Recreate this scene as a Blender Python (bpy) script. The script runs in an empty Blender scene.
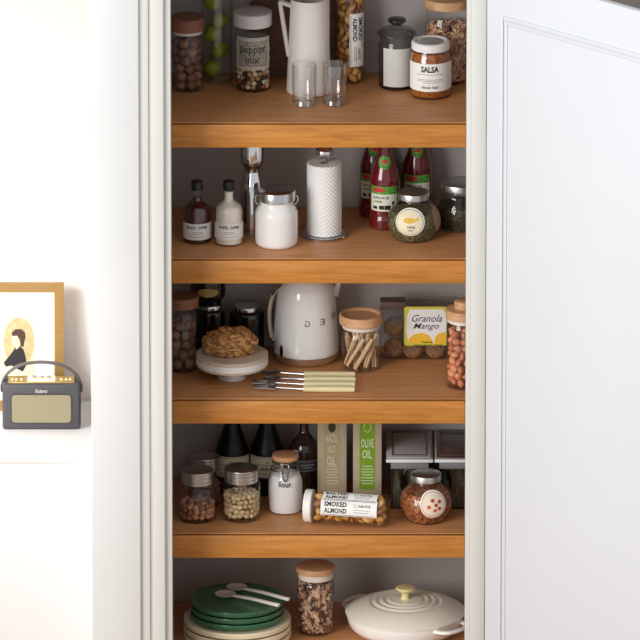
import bpy, bmesh, math, random
from mathutils import Vector, Matrix, noise
random.seed(7)
sc = bpy.context.scene
COL = sc.collection
R = math.radians
# ------------------------------------------------------------------ camera, light, exposure
S = 0.0028                       # metres per pixel at the cabinet front
D = 40.0
TH = R(18.5)
CT, ST = math.cos(TH), math.sin(TH)
ZC = 1.30
DIR = Vector((0, CT, -ST)); UP = Vector((0, ST, CT)); RT = Vector((1, 0, 0))
CAM = Vector((0, 0, ZC)) - DIR * D
cd = bpy.data.cameras.new('camera'); cam = bpy.data.objects.new('camera', cd); COL.objects.link(cam)
cam.location = CAM; cam.rotation_euler = (math.pi/2 - TH, 0, 0)
cd.sensor_width = 36; cd.sensor_height = 36; cd.sensor_fit = 'HORIZONTAL'
cd.lens = D / S * 36 / 640; cd.clip_start = 1; cd.clip_end = 200
sc.camera = cam
w = bpy.data.worlds.new('world'); sc.world = w; w.use_nodes = True
w.node_tree.nodes['Background'].inputs[0].default_value = (0.96, 0.98, 1.0, 1)
w.node_tree.nodes['Background'].inputs[1].default_value = 0.50
def area(name, loc, target, size, power, col=(1, 1, 1)):
    l = bpy.data.lights.new(name, 'AREA'); l.energy = power; l.size = size; l.color = col
    o = bpy.data.objects.new(name, l); COL.objects.link(o); o.location = loc
    o.rotation_euler = (Vector(target) - Vector(loc)).to_track_quat('-Z', 'Y').to_euler()
    return o
area('window_light', (-7.2, -8.6, 4.3), (0.0, 0.0, 1.2), 5.5, 730, (1.0, 0.99, 0.97))
area('left_wall_fill', (-1.9, -0.75, 2.0), (-0.9, 0.45, 1.2), 0.6, 2.3, (1.0, 0.97, 0.94)).data.spread = R(50)  # added fill lamp to brighten the left wall, no real window there
sc.view_settings.view_transform = 'Standard'; sc.view_settings.look = 'None'
sc.view_settings.gamma = 1; sc.view_settings.exposure = 0.38
sc.view_settings.use_curve_mapping = False
sc.cycles.transparent_max_bounces = 40
sc.cycles.max_bounces = 10

# ------------------------------------------------------------------ projection helpers
def ray(px, py): return DIR + RT * ((px - 320) * S / D) + UP * ((320 - py) * S / D)
def PY(px, py, Y):
    d = ray(px, py); t = (Y - CAM.y) / d.y; return CAM + d * t
def PZ(px, py, Z):
    d = ray(px, py); t = (Z - CAM.z) / d.z; return CAM + d * t
def unit(p): return S * (p - CAM).dot(DIR) / D
LIP = 0.010
SHELF = {k: PY(320, y, LIP).z + .0005 for k, y in {1: 122.5, 2: 258.5, 3: 398.8, 4: 533.3, 5: 657}.items()}
BACK = 0.474
class Spot:                       # a place on a shelf found from where the photo shows it
    def __init__(s, k, cx, pc=None, low=None, r=0, z0=None):
        if pc is None: pc = low - r * ST
        s.Z = SHELF[k] if z0 is None else z0
        s.p = PZ(cx, pc, s.Z); s.u = unit(s.p); s.pc = pc; s.cx = cx
    def zf(s, py, r=0): return (s.pc + r * ST - py) / CT
    def zb(s, py, r=0): return (s.pc - r * ST - py) / CT
    def zs(s, py): return (s.pc - py) / CT

# ------------------------------------------------------------------ materials
def lin(c):
    o = []
    for v in c:
        v = v / 255; o.append(v / 12.92 if v <= .04045 else ((v + .055) / 1.055) ** 2.4)
    return (*o, 1)
def sc_(c, f): return (min(1, c[0]*f), min(1, c[1]*f), min(1, c[2]*f), 1)
MATS = {}
def M(name, rgb, rough=.5, metal=0, var=.06, vs=40, bump=0, bs=200, coat=0, spec=.5, sss=0, rgb2=None, stretch=(1, 1, 1), detail=3):
    if name in MATS: return MATS[name]
    m = bpy.data.materials.new(name); m.use_nodes = True; nt = m.node_tree; b = nt.nodes['Principled BSDF']
    b.inputs['Roughness'].default_value = rough; b.inputs['Metallic'].default_value = metal
    b.inputs['Coat Weight'].default_value = coat; b.inputs['Coat Roughness'].default_value = .06
    b.inputs['Specular IOR Level'].default_value = spec
    if sss:
        b.inputs['Subsurface Weight'].default_value = sss; b.inputs['Subsurface Radius'].default_value = (.01, .006, .003)
    c = lin(rgb); tc = nt.nodes.new('ShaderNodeTexCoord'); mp = nt.nodes.new('ShaderNodeMapping')
    mp.inputs['Scale'].default_value = stretch; nt.links.new(tc.outputs['Object'], mp.inputs[0])
    n = nt.nodes.new('ShaderNodeTexNoise'); n.inputs['Scale'].default_value = vs; n.inputs['Detail'].default_value = detail
    nt.links.new(mp.outputs[0], n.inputs['Vector'])
    r = nt.nodes.new('ShaderNodeValToRGB'); r.color_ramp.elements[0].position = .32; r.color_ramp.elements[1].position = .68
    r.color_ramp.elements[0].color = sc_(c, 1 - var) if rgb2 is None else lin(rgb2)
    r.color_ramp.elements[1].color = sc_(c, 1 + var)
    nt.links.new(n.outputs['Fac'], r.inputs[0]); nt.links.new(r.outputs[0], b.inputs['Base Color'])
    if bump:
        n2 = nt.nodes.new('ShaderNodeTexNoise'); n2.inputs['Scale'].default_value = bs
        nt.links.new(tc.outputs['Object'], n2.inputs['Vector'])
        bp = nt.nodes.new('ShaderNodeBump'); bp.inputs['Strength'].default_value = bump; bp.inputs['Distance'].default_value = .002
        nt.links.new(n2.outputs['Fac'], bp.inputs['Height']); nt.links.new(bp.outputs[0], b.inputs['Normal'])
    MATS[name] = m; return m
def glass(name, tint=(255, 255, 255), edge=(215, 215, 215), refl=.8, rough=.02, base=.05):
    if name in MATS: return MATS[name]
    m = bpy.data.materials.new(name); m.use_nodes = True; nt = m.node_tree; nt.nodes.remove(nt.nodes['Principled BSDF'])
    out = nt.nodes['Material Output']; L = nt.links.new
    lw = nt.nodes.new('ShaderNodeLayerWeight'); lw.inputs[0].default_value = .5
    pw = nt.nodes.new('ShaderNodeMath'); pw.operation = 'POWER'; pw.inputs[1].default_value = 4
    L(lw.outputs['Facing'], pw.inputs[0])
    ma = nt.nodes.new('ShaderNodeMath'); ma.operation = 'MULTIPLY_ADD'; ma.inputs[1].default_value = refl; ma.inputs[2].default_value = base
    L(pw.outputs[0], ma.inputs[0])
    cr = nt.nodes.new('ShaderNodeValToRGB'); cr.color_ramp.elements[0].position = .7; cr.color_ramp.elements[0].color = lin(tint)
    cr.color_ramp.elements[1].color = lin(edge); L(lw.outputs['Facing'], cr.inputs[0])
    tr = nt.nodes.new('ShaderNodeBsdfTransparent'); L(cr.outputs[0], tr.inputs[0])
    gl = nt.nodes.new('ShaderNodeBsdfGlossy'); gl.inputs['Roughness'].default_value = rough
    mx = nt.nodes.new('ShaderNodeMixShader'); L(ma.outputs[0], mx.inputs[0]); L(tr.outputs[0], mx.inputs[1]); L(gl.outputs[0], mx.inputs[2])
    L(mx.outputs[0], out.inputs[0]); MATS[name] = m; return m
def wood(name, dark, light, axis='X', scale=9, rough=.45, bamboo=0, coat=.0):
    if name in MATS: return MATS[name]
    m = bpy.data.materials.new(name); m.use_nodes = True; nt = m.node_tree; b = nt.nodes['Principled BSDF']; L = nt.links.new
    b.inputs['Roughness'].default_value = rough; b.inputs['Coat Weight'].default_value = coat
    tc = nt.nodes.new('ShaderNodeTexCoord'); mp = nt.nodes.new('ShaderNodeMapping')
    st = {'X': (.08, 1, 1), 'Y': (1, .08, 1), 'Z': (1, 1, .08)}[axis]
    mp.inputs['Scale'].default_value = st; L(tc.outputs['Object'], mp.inputs[0])
    n = nt.nodes.new('ShaderNodeTexNoise'); n.inputs['Scale'].default_value = scale * 10; n.inputs['Detail'].default_value = 6
    n.inputs['Distortion'].default_value = .6; L(mp.outputs[0], n.inputs['Vector'])
    r = nt.nodes.new('ShaderNodeValToRGB'); r.color_ramp.elements[0].position = .3; r.color_ramp.elements[1].position = .72
    r.color_ramp.elements[0].color = lin(dark); r.color_ramp.elements[1].color = lin(light); L(n.outputs['Fac'], r.inputs[0])
    col = r.outputs[0]
    if bamboo:                    # laminated strips of slightly different tone, with end joints
        br = nt.nodes.new('ShaderNodeTexBrick'); br.inputs['Scale'].default_value = 1
        br.inputs['Brick Width'].default_value = .31; br.inputs['Row Height'].default_value = .019
        br.inputs['Mortar Size'].default_value = .0004; br.inputs['Color1'].default_value = (.92, .92, .92, 1)
        br.inputs['Color2'].default_value = (1.05, 1.04, 1.02, 1); br.inputs['Mortar'].default_value = (.8, .78, .75, 1)
        sx = nt.nodes.new('ShaderNodeSeparateXYZ'); cx = nt.nodes.new('ShaderNodeCombineXYZ'); L(tc.outputs['Object'], sx.inputs[0])
        ad = nt.nodes.new('ShaderNodeMath'); L(sx.outputs['Y'], ad.inputs[0]); L(sx.outputs['Z'], ad.inputs[1])
        L(sx.outputs['X'], cx.inputs['X']); L(ad.outputs[0], cx.inputs['Y']); L(cx.outputs[0], br.inputs['Vector'])
        mu = nt.nodes.new('ShaderNodeMix'); mu.data_type = 'RGBA'; mu.blend_type = 'MULTIPLY'; mu.inputs[0].default_value = 1
        L(col, mu.inputs[6]); L(br.outputs['Color'], mu.inputs[7]); col = mu.outputs[2]
    L(col, b.inputs['Base Color']); MATS[name] = m; return m

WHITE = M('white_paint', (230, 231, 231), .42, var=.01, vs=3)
WHITE2 = M('door_paint', (224, 227, 232), .42, var=.01, vs=3)
TRIMP = M('trim_paint', (224, 224, 219), .45, var=.01, vs=3)
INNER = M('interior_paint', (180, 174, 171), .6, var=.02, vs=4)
BAMB = wood('bamboo_shelf_top', (192, 132, 82), (216, 156, 102), 'X', 9, .5, 1)
BAMF = wood('bamboo_lip', (180, 114, 40), (208, 142, 68), 'X', 9, .45, 1)
GLASS = glass('clear_glass')
GLASSG = glass('grey_glass', (206, 206, 208), (110, 110, 112))
FILM = glass('clear_film', (240, 240, 240), (190, 190, 190), .5, .12)
STEEL = M('steel', (205, 205, 205), .22, 1, var=.02)
STEELB = M('brushed_steel', (200, 198, 196), .34, 1, var=.05, vs=60, stretch=(1, 1, 8))
CHROME = M('chrome', (225, 225, 228), .06, 1, var=.0)
def speckle(m, scale, cols):
    nt = m.node_tree; tc = nt.nodes.new('ShaderNodeTexCoord'); v = nt.nodes.new('ShaderNodeTexVoronoi'); v.inputs['Scale'].default_value = scale
    nt.links.new(tc.outputs['Object'], v.inputs['Vector']); sp_ = nt.nodes.new('ShaderNodeSeparateColor'); nt.links.new(v.outputs['Color'], sp_.inputs[0])
    r = nt.nodes.new('ShaderNodeValToRGB'); r.color_ramp.interpolation = 'CONSTANT'
    while len(r.color_ramp.elements) < len(cols): r.color_ramp.elements.new(.5)
    for i, c in enumerate(cols): r.color_ramp.elements[i].position = i/len(cols); r.color_ramp.elements[i].color = lin(c)
    nt.links.new(sp_.outputs[0], r.inputs[0]); nt.links.new(r.outputs[0], nt.nodes['Principled BSDF'].inputs['Base Color']); return m
LIDW = wood('beech_lid', (196, 146, 104), (222, 176, 132), 'X', 6, .5)
LIDD = wood('dark_wood_lid', (132, 86, 60), (162, 108, 80), 'X', 6, .5)
CORK = M('cork', (206, 152, 110), .8, var=.12, vs=300, bump=.2)
RUBBER = M('silicone_seal', (225, 215, 202), .5)
PAPER = M('white_label', (240, 238, 234), .6, var=.01)
CREAMP = M('cream_label', (238, 226, 196), .6, var=.02)
INK = M('black_ink', (22, 20, 20), .6)
GREYINK = M('grey_ink', (140, 138, 138), .6)
BLACKP = M('black_plastic', (22, 22, 23), .35)

# ------------------------------------------------------------------ object helpers
def link(name, me, mat, parent=None, loc=None):
    o = bpy.data.objects.new(name, me); COL.objects.link(o)
    if mat is not None: me.materials.append(mat)
    if parent is not None: o.parent = parent
    if loc is not None: o.location = loc
    return o
def tag(o, label=None, cat=None, group=None, kind=None):
    if label: o['label'] = label
    if cat: o['category'] = cat
    if group: o['group'] = group
    if kind: o['kind'] = kind
    return o
def thing(name, label, cat, loc=(0, 0, 0), rz=0, group=None):
    o = bpy.data.objects.new(name, None); COL.objects.link(o); o.empty_display_size = .02
    o.location = loc; o.rotation_euler = (0, 0, rz); return tag(o, label, cat, group)
def mesh(name, vs, fs, smooth=True, ang=40):
    me = bpy.data.meshes.new(name); me.from_pydata([tuple(v) for v in vs], [], fs); me.update()
    if smooth:
        me.polygons.foreach_set('use_smooth', [True] * len(me.polygons)); me.set_sharp_from_angle(angle=R(ang))
    return me
def lathe_data(prof, seg=56):
    vs, fs, rings = [], [], []
    for r, z in prof:
        if r < 1e-6: rings.append([len(vs)]); vs.append((0, 0, z))
        else:
            rings.append(list(range(len(vs), len(vs) + seg)))
            for i in range(seg):
                a = 2 * math.pi * i / seg; vs.append((r * math.cos(a), r * math.sin(a), z))
    for a, b in zip(rings, rings[1:]):
        if len(a) == 1 and len(b) == 1: continue
        for i in range(seg):
            j = (i + 1) % seg
            if len(a) == 1: fs.append((a[0], b[j], b[i]))
            elif len(b) == 1: fs.append((a[i], a[j], b[0]))
            else: fs.append((a[i], a[j], b[j], b[i]))
    return vs, fs
def lathe(name, prof, mat, parent=None, seg=56, loc=None, ang=35, mtx=None):
    vs, fs = lathe_data(prof, seg)
    if mtx is not None: vs = [mtx @ Vector(v) for v in vs]
    return link(name, mesh(name, vs, fs, ang=ang), mat, parent, loc)
def pxl(prof, u): return [(r * u, z * u) for r, z in prof]
def curve(pts, n=8):              # smooth a profile (Catmull-Rom)
    out = []; P = [pts[0]] + list(pts) + [pts[-1]]
    for i in range(1, len(P) - 2):
        for k in range(n):
            t = k / n; q = []
            for c in range(len(pts[0])):
                a, b, d, e = P[i-1][c], P[i][c], P[i+1][c], P[i+2][c]
                q.append(.5 * (2*b + (d-a)*t + (2*a-5*b+4*d-e)*t*t + (3*b-a-3*d+e)*t**3))
            out.append(tuple(q))
    out.append(tuple(pts[-1]))
    if len(pts[0]) == 2 and min(p[0] for p in pts) >= 0: lo, hi = min(p[1] for p in pts), max(p[1] for p in pts); out = [(max(0, r), min(hi, max(lo, z))) for r, z in out]
    return out
def rfun(prof):
    def f(z):
        best = None
        for (r1, z1), (r2, z2) in zip(prof, prof[1:]):
            lo, hi = min(z1, z2), max(z1, z2)
            if lo - 1e-9 <= z <= hi + 1e-9:
                r = max(r1, r2) if hi - lo < 1e-9 else r1 + (r2 - r1) * (z - z1) / (z2 - z1)
                if best is None or r > best: best = r
        return best if best is not None else max(p[0] for p in prof)
    return f
def on_round(rf, zc, a0=0):       # wraps flat artwork round a jar
    def f(u, v, e):
        z = zc + v; r = rf(z); a = a0 + u / max(r, 1e-4); r += e
        return Vector((r * math.sin(a), -r * math.cos(a), z))
    return f
def on_ball(rf, zc, a0=0):        # a round sticker on a bulging jar
    def f(u, v, e):
        z = zc + v; r = rf(z); a = a0 + math.asin(max(-1, min(1, u / max(r, 1e-4)))); r += e
        return Vector((r * math.sin(a), -r * math.cos(a), z))
    return f
def on_flat(o, ux, uy):
    o, ux, uy = Vector(o), Vector(ux).normalized(), Vector(uy).normalized(); n = ux.cross(uy)
    return lambda u, v, e: o + ux * u + uy * v + n * e
def patch(name, f, w_, h_, mat, parent, e=.0005, nu=16, nv=3, uc=0, vc=0, round_=0):
    vs, fs = [], []
    if round_:                    # disc or oval
        n = 40; K = 6; vs.append(f(uc, vc, e))
        for k in range(1, K + 1):
            for i in range(n):
                a = 2*math.pi*i/n; vs.append(f(uc + math.cos(a)*w_/2*k/K, vc + math.sin(a)*h_/2*k/K, e))
        for i in range(n): fs.append((0, 1 + i, 1 + (i+1) % n))
        for k in range(K - 1):
            for i in range(n):
                a = 1 + k*n; fs.append((a+i, a+n+i, a+n+(i+1) % n, a+(i+1) % n))
    else:
        for j in range(nv + 1):
            for i in range(nu + 1): vs.append(f(uc - w_/2 + w_*i/nu, vc - h_/2 + h_*j/nv, e))
        for j in range(nv):
            for i in range(nu):
                a = j*(nu+1)+i; fs.append((a, a+1, a+nu+2, a+nu+1))
    return link(name, mesh(name, vs, fs), mat, parent)
def multi(name, f, rects, mat, parent, e=.001):   # several small bars as one printed mesh; (u, v, w, h)
    vs, fs = [], []
    for (u, v, w_, h_) in rects:
        n = max(1, int(w_ / .004)); b = len(vs)
        for i in range(n + 1):
            for q in (-1, 1): vs.append(f(u - w_/2 + w_*i/n, v + q*h_/2, e))
        for i in range(n): fs.append((b+2*i, b+2*i+2, b+2*i+3, b+2*i+1))
    return link(name, mesh(name, vs, fs, False), mat, parent)
def glyphs(s, bold=0, shear=0):
    cu = bpy.data.curves.new('lettering', 'FONT'); cu.body = s; cu.resolution_u = 2; cu.offset = bold; cu.shear = shear
    o = bpy.data.objects.new('lettering', cu); COL.objects.link(o)
    dg = bpy.context.evaluated_depsgraph_get(); dg.update()
    me = bpy.data.meshes.new_from_object(o.evaluated_get(dg))
    vs = [v.co.copy() for v in me.vertices]; fs = [tuple(p.vertices) for p in me.polygons]
    bpy.data.objects.remove(o); bpy.data.meshes.remove(me); return vs, fs
def text(lines, f, mat, parent, e=.0011, name='lettering'):   # (string, u, v, width, height, bold, shear, mirror)
    for ln in lines:
        st, u, v, w_, h_ = ln[:5]; bold = ln[5] if len(ln) > 5 else 0; sh = ln[6] if len(ln) > 6 else 0; mi = ln[7] if len(ln) > 7 else 0
        vs, fs = glyphs(st, bold, sh); V = []
        x0, x1 = min(p.x for p in vs), max(p.x for p in vs); y0, y1 = min(p.y for p in vs), max(p.y for p in vs)
        for p in vs:
            q = (p.x - x0) / (x1 - x0) - .5
            V.append(f(u + (-q if mi else q)*w_, v + ((p.y - y0)/(y1 - y0) - .5)*h_, e))
        link(name, mesh(name, V, fs, False), mat, parent)
def boxbm(bm, c, s, bev=0, seg=2, mtx=None):
    m = Matrix.Translation(c) @ Matrix.Diagonal((*s, 1))
    if mtx is not None: m = mtx @ m
    r = bmesh.ops.create_cube(bm, size=1, matrix=m)
    if bev:
        es = {e for v in r['verts'] for e in v.link_edges}
        bmesh.ops.bevel(bm, geom=list(es), offset=bev, segments=seg, profile=.5, affect='EDGES')
def fin(name, bm, mat, parent=None, loc=None, ang=40):
    me = bpy.data.meshes.new(name); bmesh.ops.recalc_face_normals(bm, faces=bm.faces[:]); bm.to_mesh(me); bm.free()
    me.polygons.foreach_set('use_smooth', [True]*len(me.polygons)); me.set_sharp_from_angle(angle=R(ang))
    return link(name, me, mat, parent, loc)
def box(name, x0, x1, y0, y1, z0, z1, mat, parent=None, bev=0, seg=2):
    bm = bmesh.new(); boxbm(bm, ((x0+x1)/2, (y0+y1)/2, (z0+z1)/2), (abs(x1-x0), abs(y1-y0), abs(z1-z0)), bev, seg)
    return fin(name, bm, mat, parent)
def tube_data(pts, rad, seg=12, flat=1.0, upv=(0, 1, 0), caps=True):
    pts = [Vector(p) for p in pts]; n = len(pts); vs, fs = [], []
    rad = rad if isinstance(rad, (list, tuple)) else [rad]*n
    for i, p in enumerate(pts):
        t = (pts[min(i+1, n-1)] - pts[max(i-1, 0)]).normalized()
        a = Vector(upv); a = a - t*a.dot(t)
        if a.length < 1e-5: a = t.orthogonal()
        a.normalize(); b = t.cross(a)
        for k in range(seg):
            q = 2*math.pi*k/seg; vs.append(p + a*math.cos(q)*rad[i]*flat + b*math.sin(q)*rad[i])
    for i in range(n-1):
        for k in range(seg):
            j = (k+1) % seg; fs.append((i*seg+k, i*seg+j, (i+1)*seg+j, (i+1)*seg+k))
    if caps: fs.append(tuple(range(seg-1, -1, -1))); fs.append(tuple((n-1)*seg+k for k in range(seg)))
    return vs, fs
def tube(name, pts, rad, mat, parent=None, seg=12, flat=1.0, upv=(0, 1, 0), ang=50):
    vs, fs = tube_data(pts, rad, seg, flat, upv); return link(name, mesh(name, vs, fs, ang=ang), mat, parent)
def prism(name, outline, t, mat, parent, f, e0=0):   # thick plate cut to an outline, placed by map f(u, v, e)
    n = len(outline); vs = [f(u, v, e0) for u, v in outline] + [f(u, v, e0 + t) for u, v in outline]
    fs = [tuple(range(n-1, -1, -1)), tuple(range(n, 2*n))] + [(i, (i+1) % n, n+(i+1) % n, n+i) for i in range(n)]
    return link(name, mesh(name, vs, fs, ang=30), mat, parent)
def rrect(w_, h_, r, n=6):
    o = []
    for cx, cy, a0 in ((w_/2-r, h_/2-r, 0), (-w_/2+r, h_/2-r, 90), (-w_/2+r, -h_/2+r, 180), (w_/2-r, -h_/2+r, 270)):
        for i in range(n+1):
            a = R(a0 + 90*i/n); o.append((cx + r*math.cos(a), cy + r*math.sin(a)))
    return o
def nut_mesh(name, a, b, c, rough=.12, seed=0, point=0):
    bm = bmesh.new(); bmesh.ops.create_icosphere(bm, subdivisions=2, radius=1)
    for v in bm.verts:
        p = v.co.copy(); k = 1 + rough*noise.noise(p*1.6 + Vector((seed*3.1, 1, 2)))
        k2 = 1 + point*max(0, p.z)**4
        v.co = Vector((p.x*a*k, p.y*b*k, p.z*c*k*k2))
    me = bpy.data.meshes.new(name); bm.to_mesh(me); bm.free()
    me.polygons.foreach_set('use_smooth', [True]*len(me.polygons)); return me
def rings(r, a, z0, z1, full_top=True, jit=.12, lay=1.75, inner=False):
    out = []; L = max(1, int((z1 - z0 - 2*a) / (lay*a)) + 1)
    for l in range(L):
        z = z0 + a + l*lay*a; rr = r - a*1.02; ph = random.random()*6
        k = 0
        while rr > -1e-6:
            n = max(1, int(2*math.pi*rr / (2.02*a))) if rr > a*.7 else 1
            if rr < a*.7: rr = 0
            for i in range(n):
                q = ph + 2*math.pi*i/n
                out.append((rr*math.cos(q), rr*math.sin(q), z + (random.random()-.5)*a*jit*2))
            rr -= 2.0*a; k += 1
            if not (inner or (full_top and l == L-1)) and k >= 1: break
    return out
def scatter(name, meshes, mats, pts, base, label, cat, group, mtx=None, tilt=1.0):
    protos = []
    for me in meshes:
        for mt in mats:
            m2 = me.copy(); m2.materials.clear(); m2.materials.append(mt); protos.append(bpy.data.objects.new(name, m2))
    for i, p in enumerate(pts):
        o = protos[i] if i < len(protos) else random.choice(protos).copy()
        COL.objects.link(o); v = Vector(p)
        if mtx is not None: v = mtx @ v
        o.location = Vector(base) + v
        o.rotation_euler = (random.uniform(-3, 3)*tilt, random.uniform(-3, 3)*tilt, random.uniform(-3, 3))
        tag(o, label, cat, group)
def flakes(name, prof, n, size, mat, loc, label, cat, thick=.35, core=True, ztop=None, rng=None):
    """loose dried herb: one heap with flakes lying over a bumpy core"""
    rnd = rng or random; rf = rfun(prof); zs = [z for r, z in prof]; z0, z1 = min(zs), max(zs)
    vs, fs = lathe_data([(max(0, r - size*.35) if r > 0 else 0, z) for r, z in prof], 40)
    for i in range(n):
        if rnd.random() < .16:
            rr = rf(z1 - 1e-5) * math.sqrt(rnd.random()); a = rnd.random()*6.283; p = Vector((rr*math.cos(a), rr*math.sin(a), z1 - rnd.random()*size*.3))
        else:
            z = z0 + (z1 - z0)*rnd.random(); r = rf(z) - size*.3*rnd.random(); a = rnd.random()*6.283; p = Vector((r*math.cos(a), r*math.sin(a), z))
        d1 = Vector((rnd.gauss(0, 1), rnd.gauss(0, 1), rnd.gauss(0, 1))).normalized()*size*rnd.uniform(.5, 1)
        d2 = d1.orthogonal().normalized()*size*thick
        b = len(vs); rr = Vector((p.x, p.y, 0)); mx = rf(min(max(p.z, z0), z1)) + 1e-6
        for q in (p - d1*.5, p + d2*.5, p + d1*.5, p - d2*.5):
            h = math.hypot(q.x, q.y); zz = min(max(q.z, z0), z1 + size*.08)
            lim = rf(min(zz, z1))
            if h > lim: q = Vector((q.x*lim/h, q.y*lim/h, zz))
            vs.append((q.x, q.y, zz))
        fs += [(b, b+1, b+2, b+3)]
    o = link(name, mesh(name, vs, fs, False), mat, None, loc)
    return tag(o, label, cat, None, 'stuff')

# ------------------------------------------------------------------ the room
def struct(o): o['kind'] = 'structure'; return o
XL = PY(92, 320, 0).x; XA = PY(172, 320, 0).x; XB = PY(465.5, 320, 0).x; XH = PY(485, 320, -.02).x
FLOORM = wood('oak_floor', (150, 112, 78), (184, 142, 102), 'X', 3, .45)
struct(box('floor', -3.2, 3.2, -4.5, .62, -.06, 0, FLOORM))
WALLC = M('cream_wall_paint', (250, 243, 237), .85, var=.015, vs=2)
WALLT = M('taupe_wall_paint', (160, 149, 141), .85, var=.03, vs=6)
struct(box('wall_back', -3.2, 3.2, BACK + .026, BACK + .12, 0, 2.9, WALLC))
struct(box('wall_right', XH + .06, 3.2, .12, .16, 0, 2.9, WALLT))

# ------------------------------------------------------------------ larder cabinet
TOPZ = 2.42
cab = thing('larder_cabinet', 'tall white built-in larder cupboard with five bamboo shelves and open door', 'cupboard', (0, 0, 0))
def cb(name, x0, x1, y0, y1, z0, z1, m, bev=0, parent=cab): return box(name, x0, x1, y0, y1, z0, z1, m, parent, bev)
def X(px): return (px - 320)*S
IL, IR = X(154), X(491)          # inside faces of the side panels
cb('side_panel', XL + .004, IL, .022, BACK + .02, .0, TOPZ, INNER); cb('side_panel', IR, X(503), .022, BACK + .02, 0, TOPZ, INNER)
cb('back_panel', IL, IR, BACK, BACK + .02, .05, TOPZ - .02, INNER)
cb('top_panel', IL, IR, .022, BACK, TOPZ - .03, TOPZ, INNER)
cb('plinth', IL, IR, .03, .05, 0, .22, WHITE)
cb('frame_stile', XL, X(140.6), -.200, .022, 0, TOPZ, WHITE, .004)
cb('frame_stile', X(470.2), X(484.8), -.155, .022, 0, TOPZ, TRIMP, .002)
for a, b, y in ((140.6, 150, -.188), (150, 152.6, -.182), (152.6, 165, -.186), (165, 172, -.172)):
    cb('moulding', X(a), X(b), y, .022, 0, TOPZ, TRIMP, .0015)
cb('moulding', X(465.5), X(470.2), -.148, .022, 0, TOPZ, TRIMP, .0015)
cb('header', X(172), X(465.5), -.148, .022, 2.33, TOPZ, WHITE, .002)
for k in (1, 2, 3, 4, 5):
    z = SHELF[k] - .0005; x0, x1 = IL + .001, IR - .001
    s = cb('shelf', x0, x1, LIP + .014, BACK - .001, z - .022, z, BAMB)
    cb('front_board', x0, x1, LIP, LIP + .0139, z - .0022, z, BAMB, .0008, s)
    cb('front_lip', X(172.2), X(465.3), LIP - .001, LIP + .013, z - .0735, z - .0066, BAMF, .002, s)
# the door, swung right out towards the viewer
PHI = R(43.9)
door = bpy.data.objects.new('door', None); COL.objects.link(door); door.parent = cab
door.location = (XH, -.19, 0); door.rotation_euler = (0, 0, -PHI)
door['label'] = 'white panelled cupboard door standing open'
DW, DT, DB = .80, PY(485, -31, -.19).z, .10
cb('slab', 0, DW, 0, .022, DB, DT, WHITE2, .002, door)
mx0, mx1 = 14*S/math.cos(PHI), DW - .06; mz1 = DT - 41*S/CT; mz0 = DB + .13
for off, wd, th in ((0, .010, .005), (.0145, .010, .003)):
    bm = bmesh.new(); a, b, c, d = mx0+off, mx1-off, mz0+off, mz1-off
    for (xa, xb, za, zb) in ((a, a+wd, c, d), (b-wd, b, c, d), (a+wd, b-wd, d-wd, d), (a+wd, b-wd, c, c+wd)):
        boxbm(bm, ((xa+xb)/2, -th/2, (za+zb)/2), (xb-xa, th, zb-za), .0024, 2)
    fin('panel_moulding', bm, WHITE2, door)

# ------------------------------------------------------------------ sideboard, radio, picture on the left
SBZ = PY(40, 457, 0).z
sb = thing('sideboard', 'white sideboard with plain top against the cream wall', 'sideboard', (0, 0, 0))
SBW = M('sideboard_white', (250, 248, 247), .4, var=.005, vs=3)
box('worktop', -1.9, XL - .0003, 0, BACK + .022, SBZ - .018, SBZ, SBW, sb, .003)
box('carcass', -1.88, XL - .0003, .012, BACK + .02, .06, SBZ - .0185, SBW, sb, .002)
box('plinth', -1.86, XL - .02, .05, BACK, 0, .0595, SBW, sb)

p = PZ(41.5, 430, SBZ); u = unit(p)
rd = thing('radio', 'charcoal retro portable radio with carry handle on the white sideboard', 'radio', p)
LEA = M('charcoal_leatherette', (72, 71, 76), .6, var=.12, vs=500, bump=.3, bs=900)
GOLD = M('brass', (206, 178, 112), .35, .7, var=.03)
rw, rh, rdp = 39*u, 45.5/CT*u, 30*u
bm = bmesh.new(); boxbm(bm, (0, rdp/2, rh/2), (2*rw, rdp, rh), 3.2*u, 3); body = fin('case', bm, LEA, rd)
f = on_flat((0, 0, 0), (1, 0, 0), (0, 0, 1))
GRM = M('grille_cloth', (146, 137, 108), .7, var=.14, vs=700, bump=.3, bs=900)
gz = (430 - 408.5)/CT*u
prism('grille_rim', [(a, b + gz) for a, b in rrect(61*u, 31*u, 4*u)], .002, M('dark_trim', (60, 58, 56), .5), rd, f, 0)
prism('grille', [(a, b + gz) for a, b in rrect(59*u, 29*u, 3.5*u)], .0034, GRM, rd, f, 0)
text([('Roberts', 0, (430 - 391)/CT*u, 12*u, 4*u, .01, .3)], f, M('silver_print', (225, 222, 215), .3, .3), rd, .0006, 'logo')
bm = bmesh.new(); boxbm(bm, (0, rdp*.46, rh + .0012), (66*u, 20*u, .003), .001, 1); tp = fin('top_plate', bm, GOLD, rd)
bm = bmesh.new(); boxbm(bm, (0, rdp*.5, rh + .0035), (28*u, 16*u, .003), .001, 1); fin('dial_panel', bm, M('dial_cream', (246, 240, 220), .4), tp)
for x in (-7, 0, 7):
    lathe('dial_knob', [(0, rh+.005), (2.2*u, rh+.005), (2.2*u, rh+.011), (1.8*u, rh+.012), (0, rh+.012)], STEEL, tp, 16).location = (x*u, rdp*.5, 0)
for x in (-29, -25, -20, 20, 25, 29):
    lathe('button', [(0, rh+.0025), (1.4*u, rh+.0025), (1.4*u, rh+.006), (0, rh+.006)], M('button_cream', (240, 230, 200), .4), tp, 12).location = (x*u, rdp*.42, 0)
hz = lambda py: (430 - rdp/u/2*ST - py)/CT*u
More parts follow.
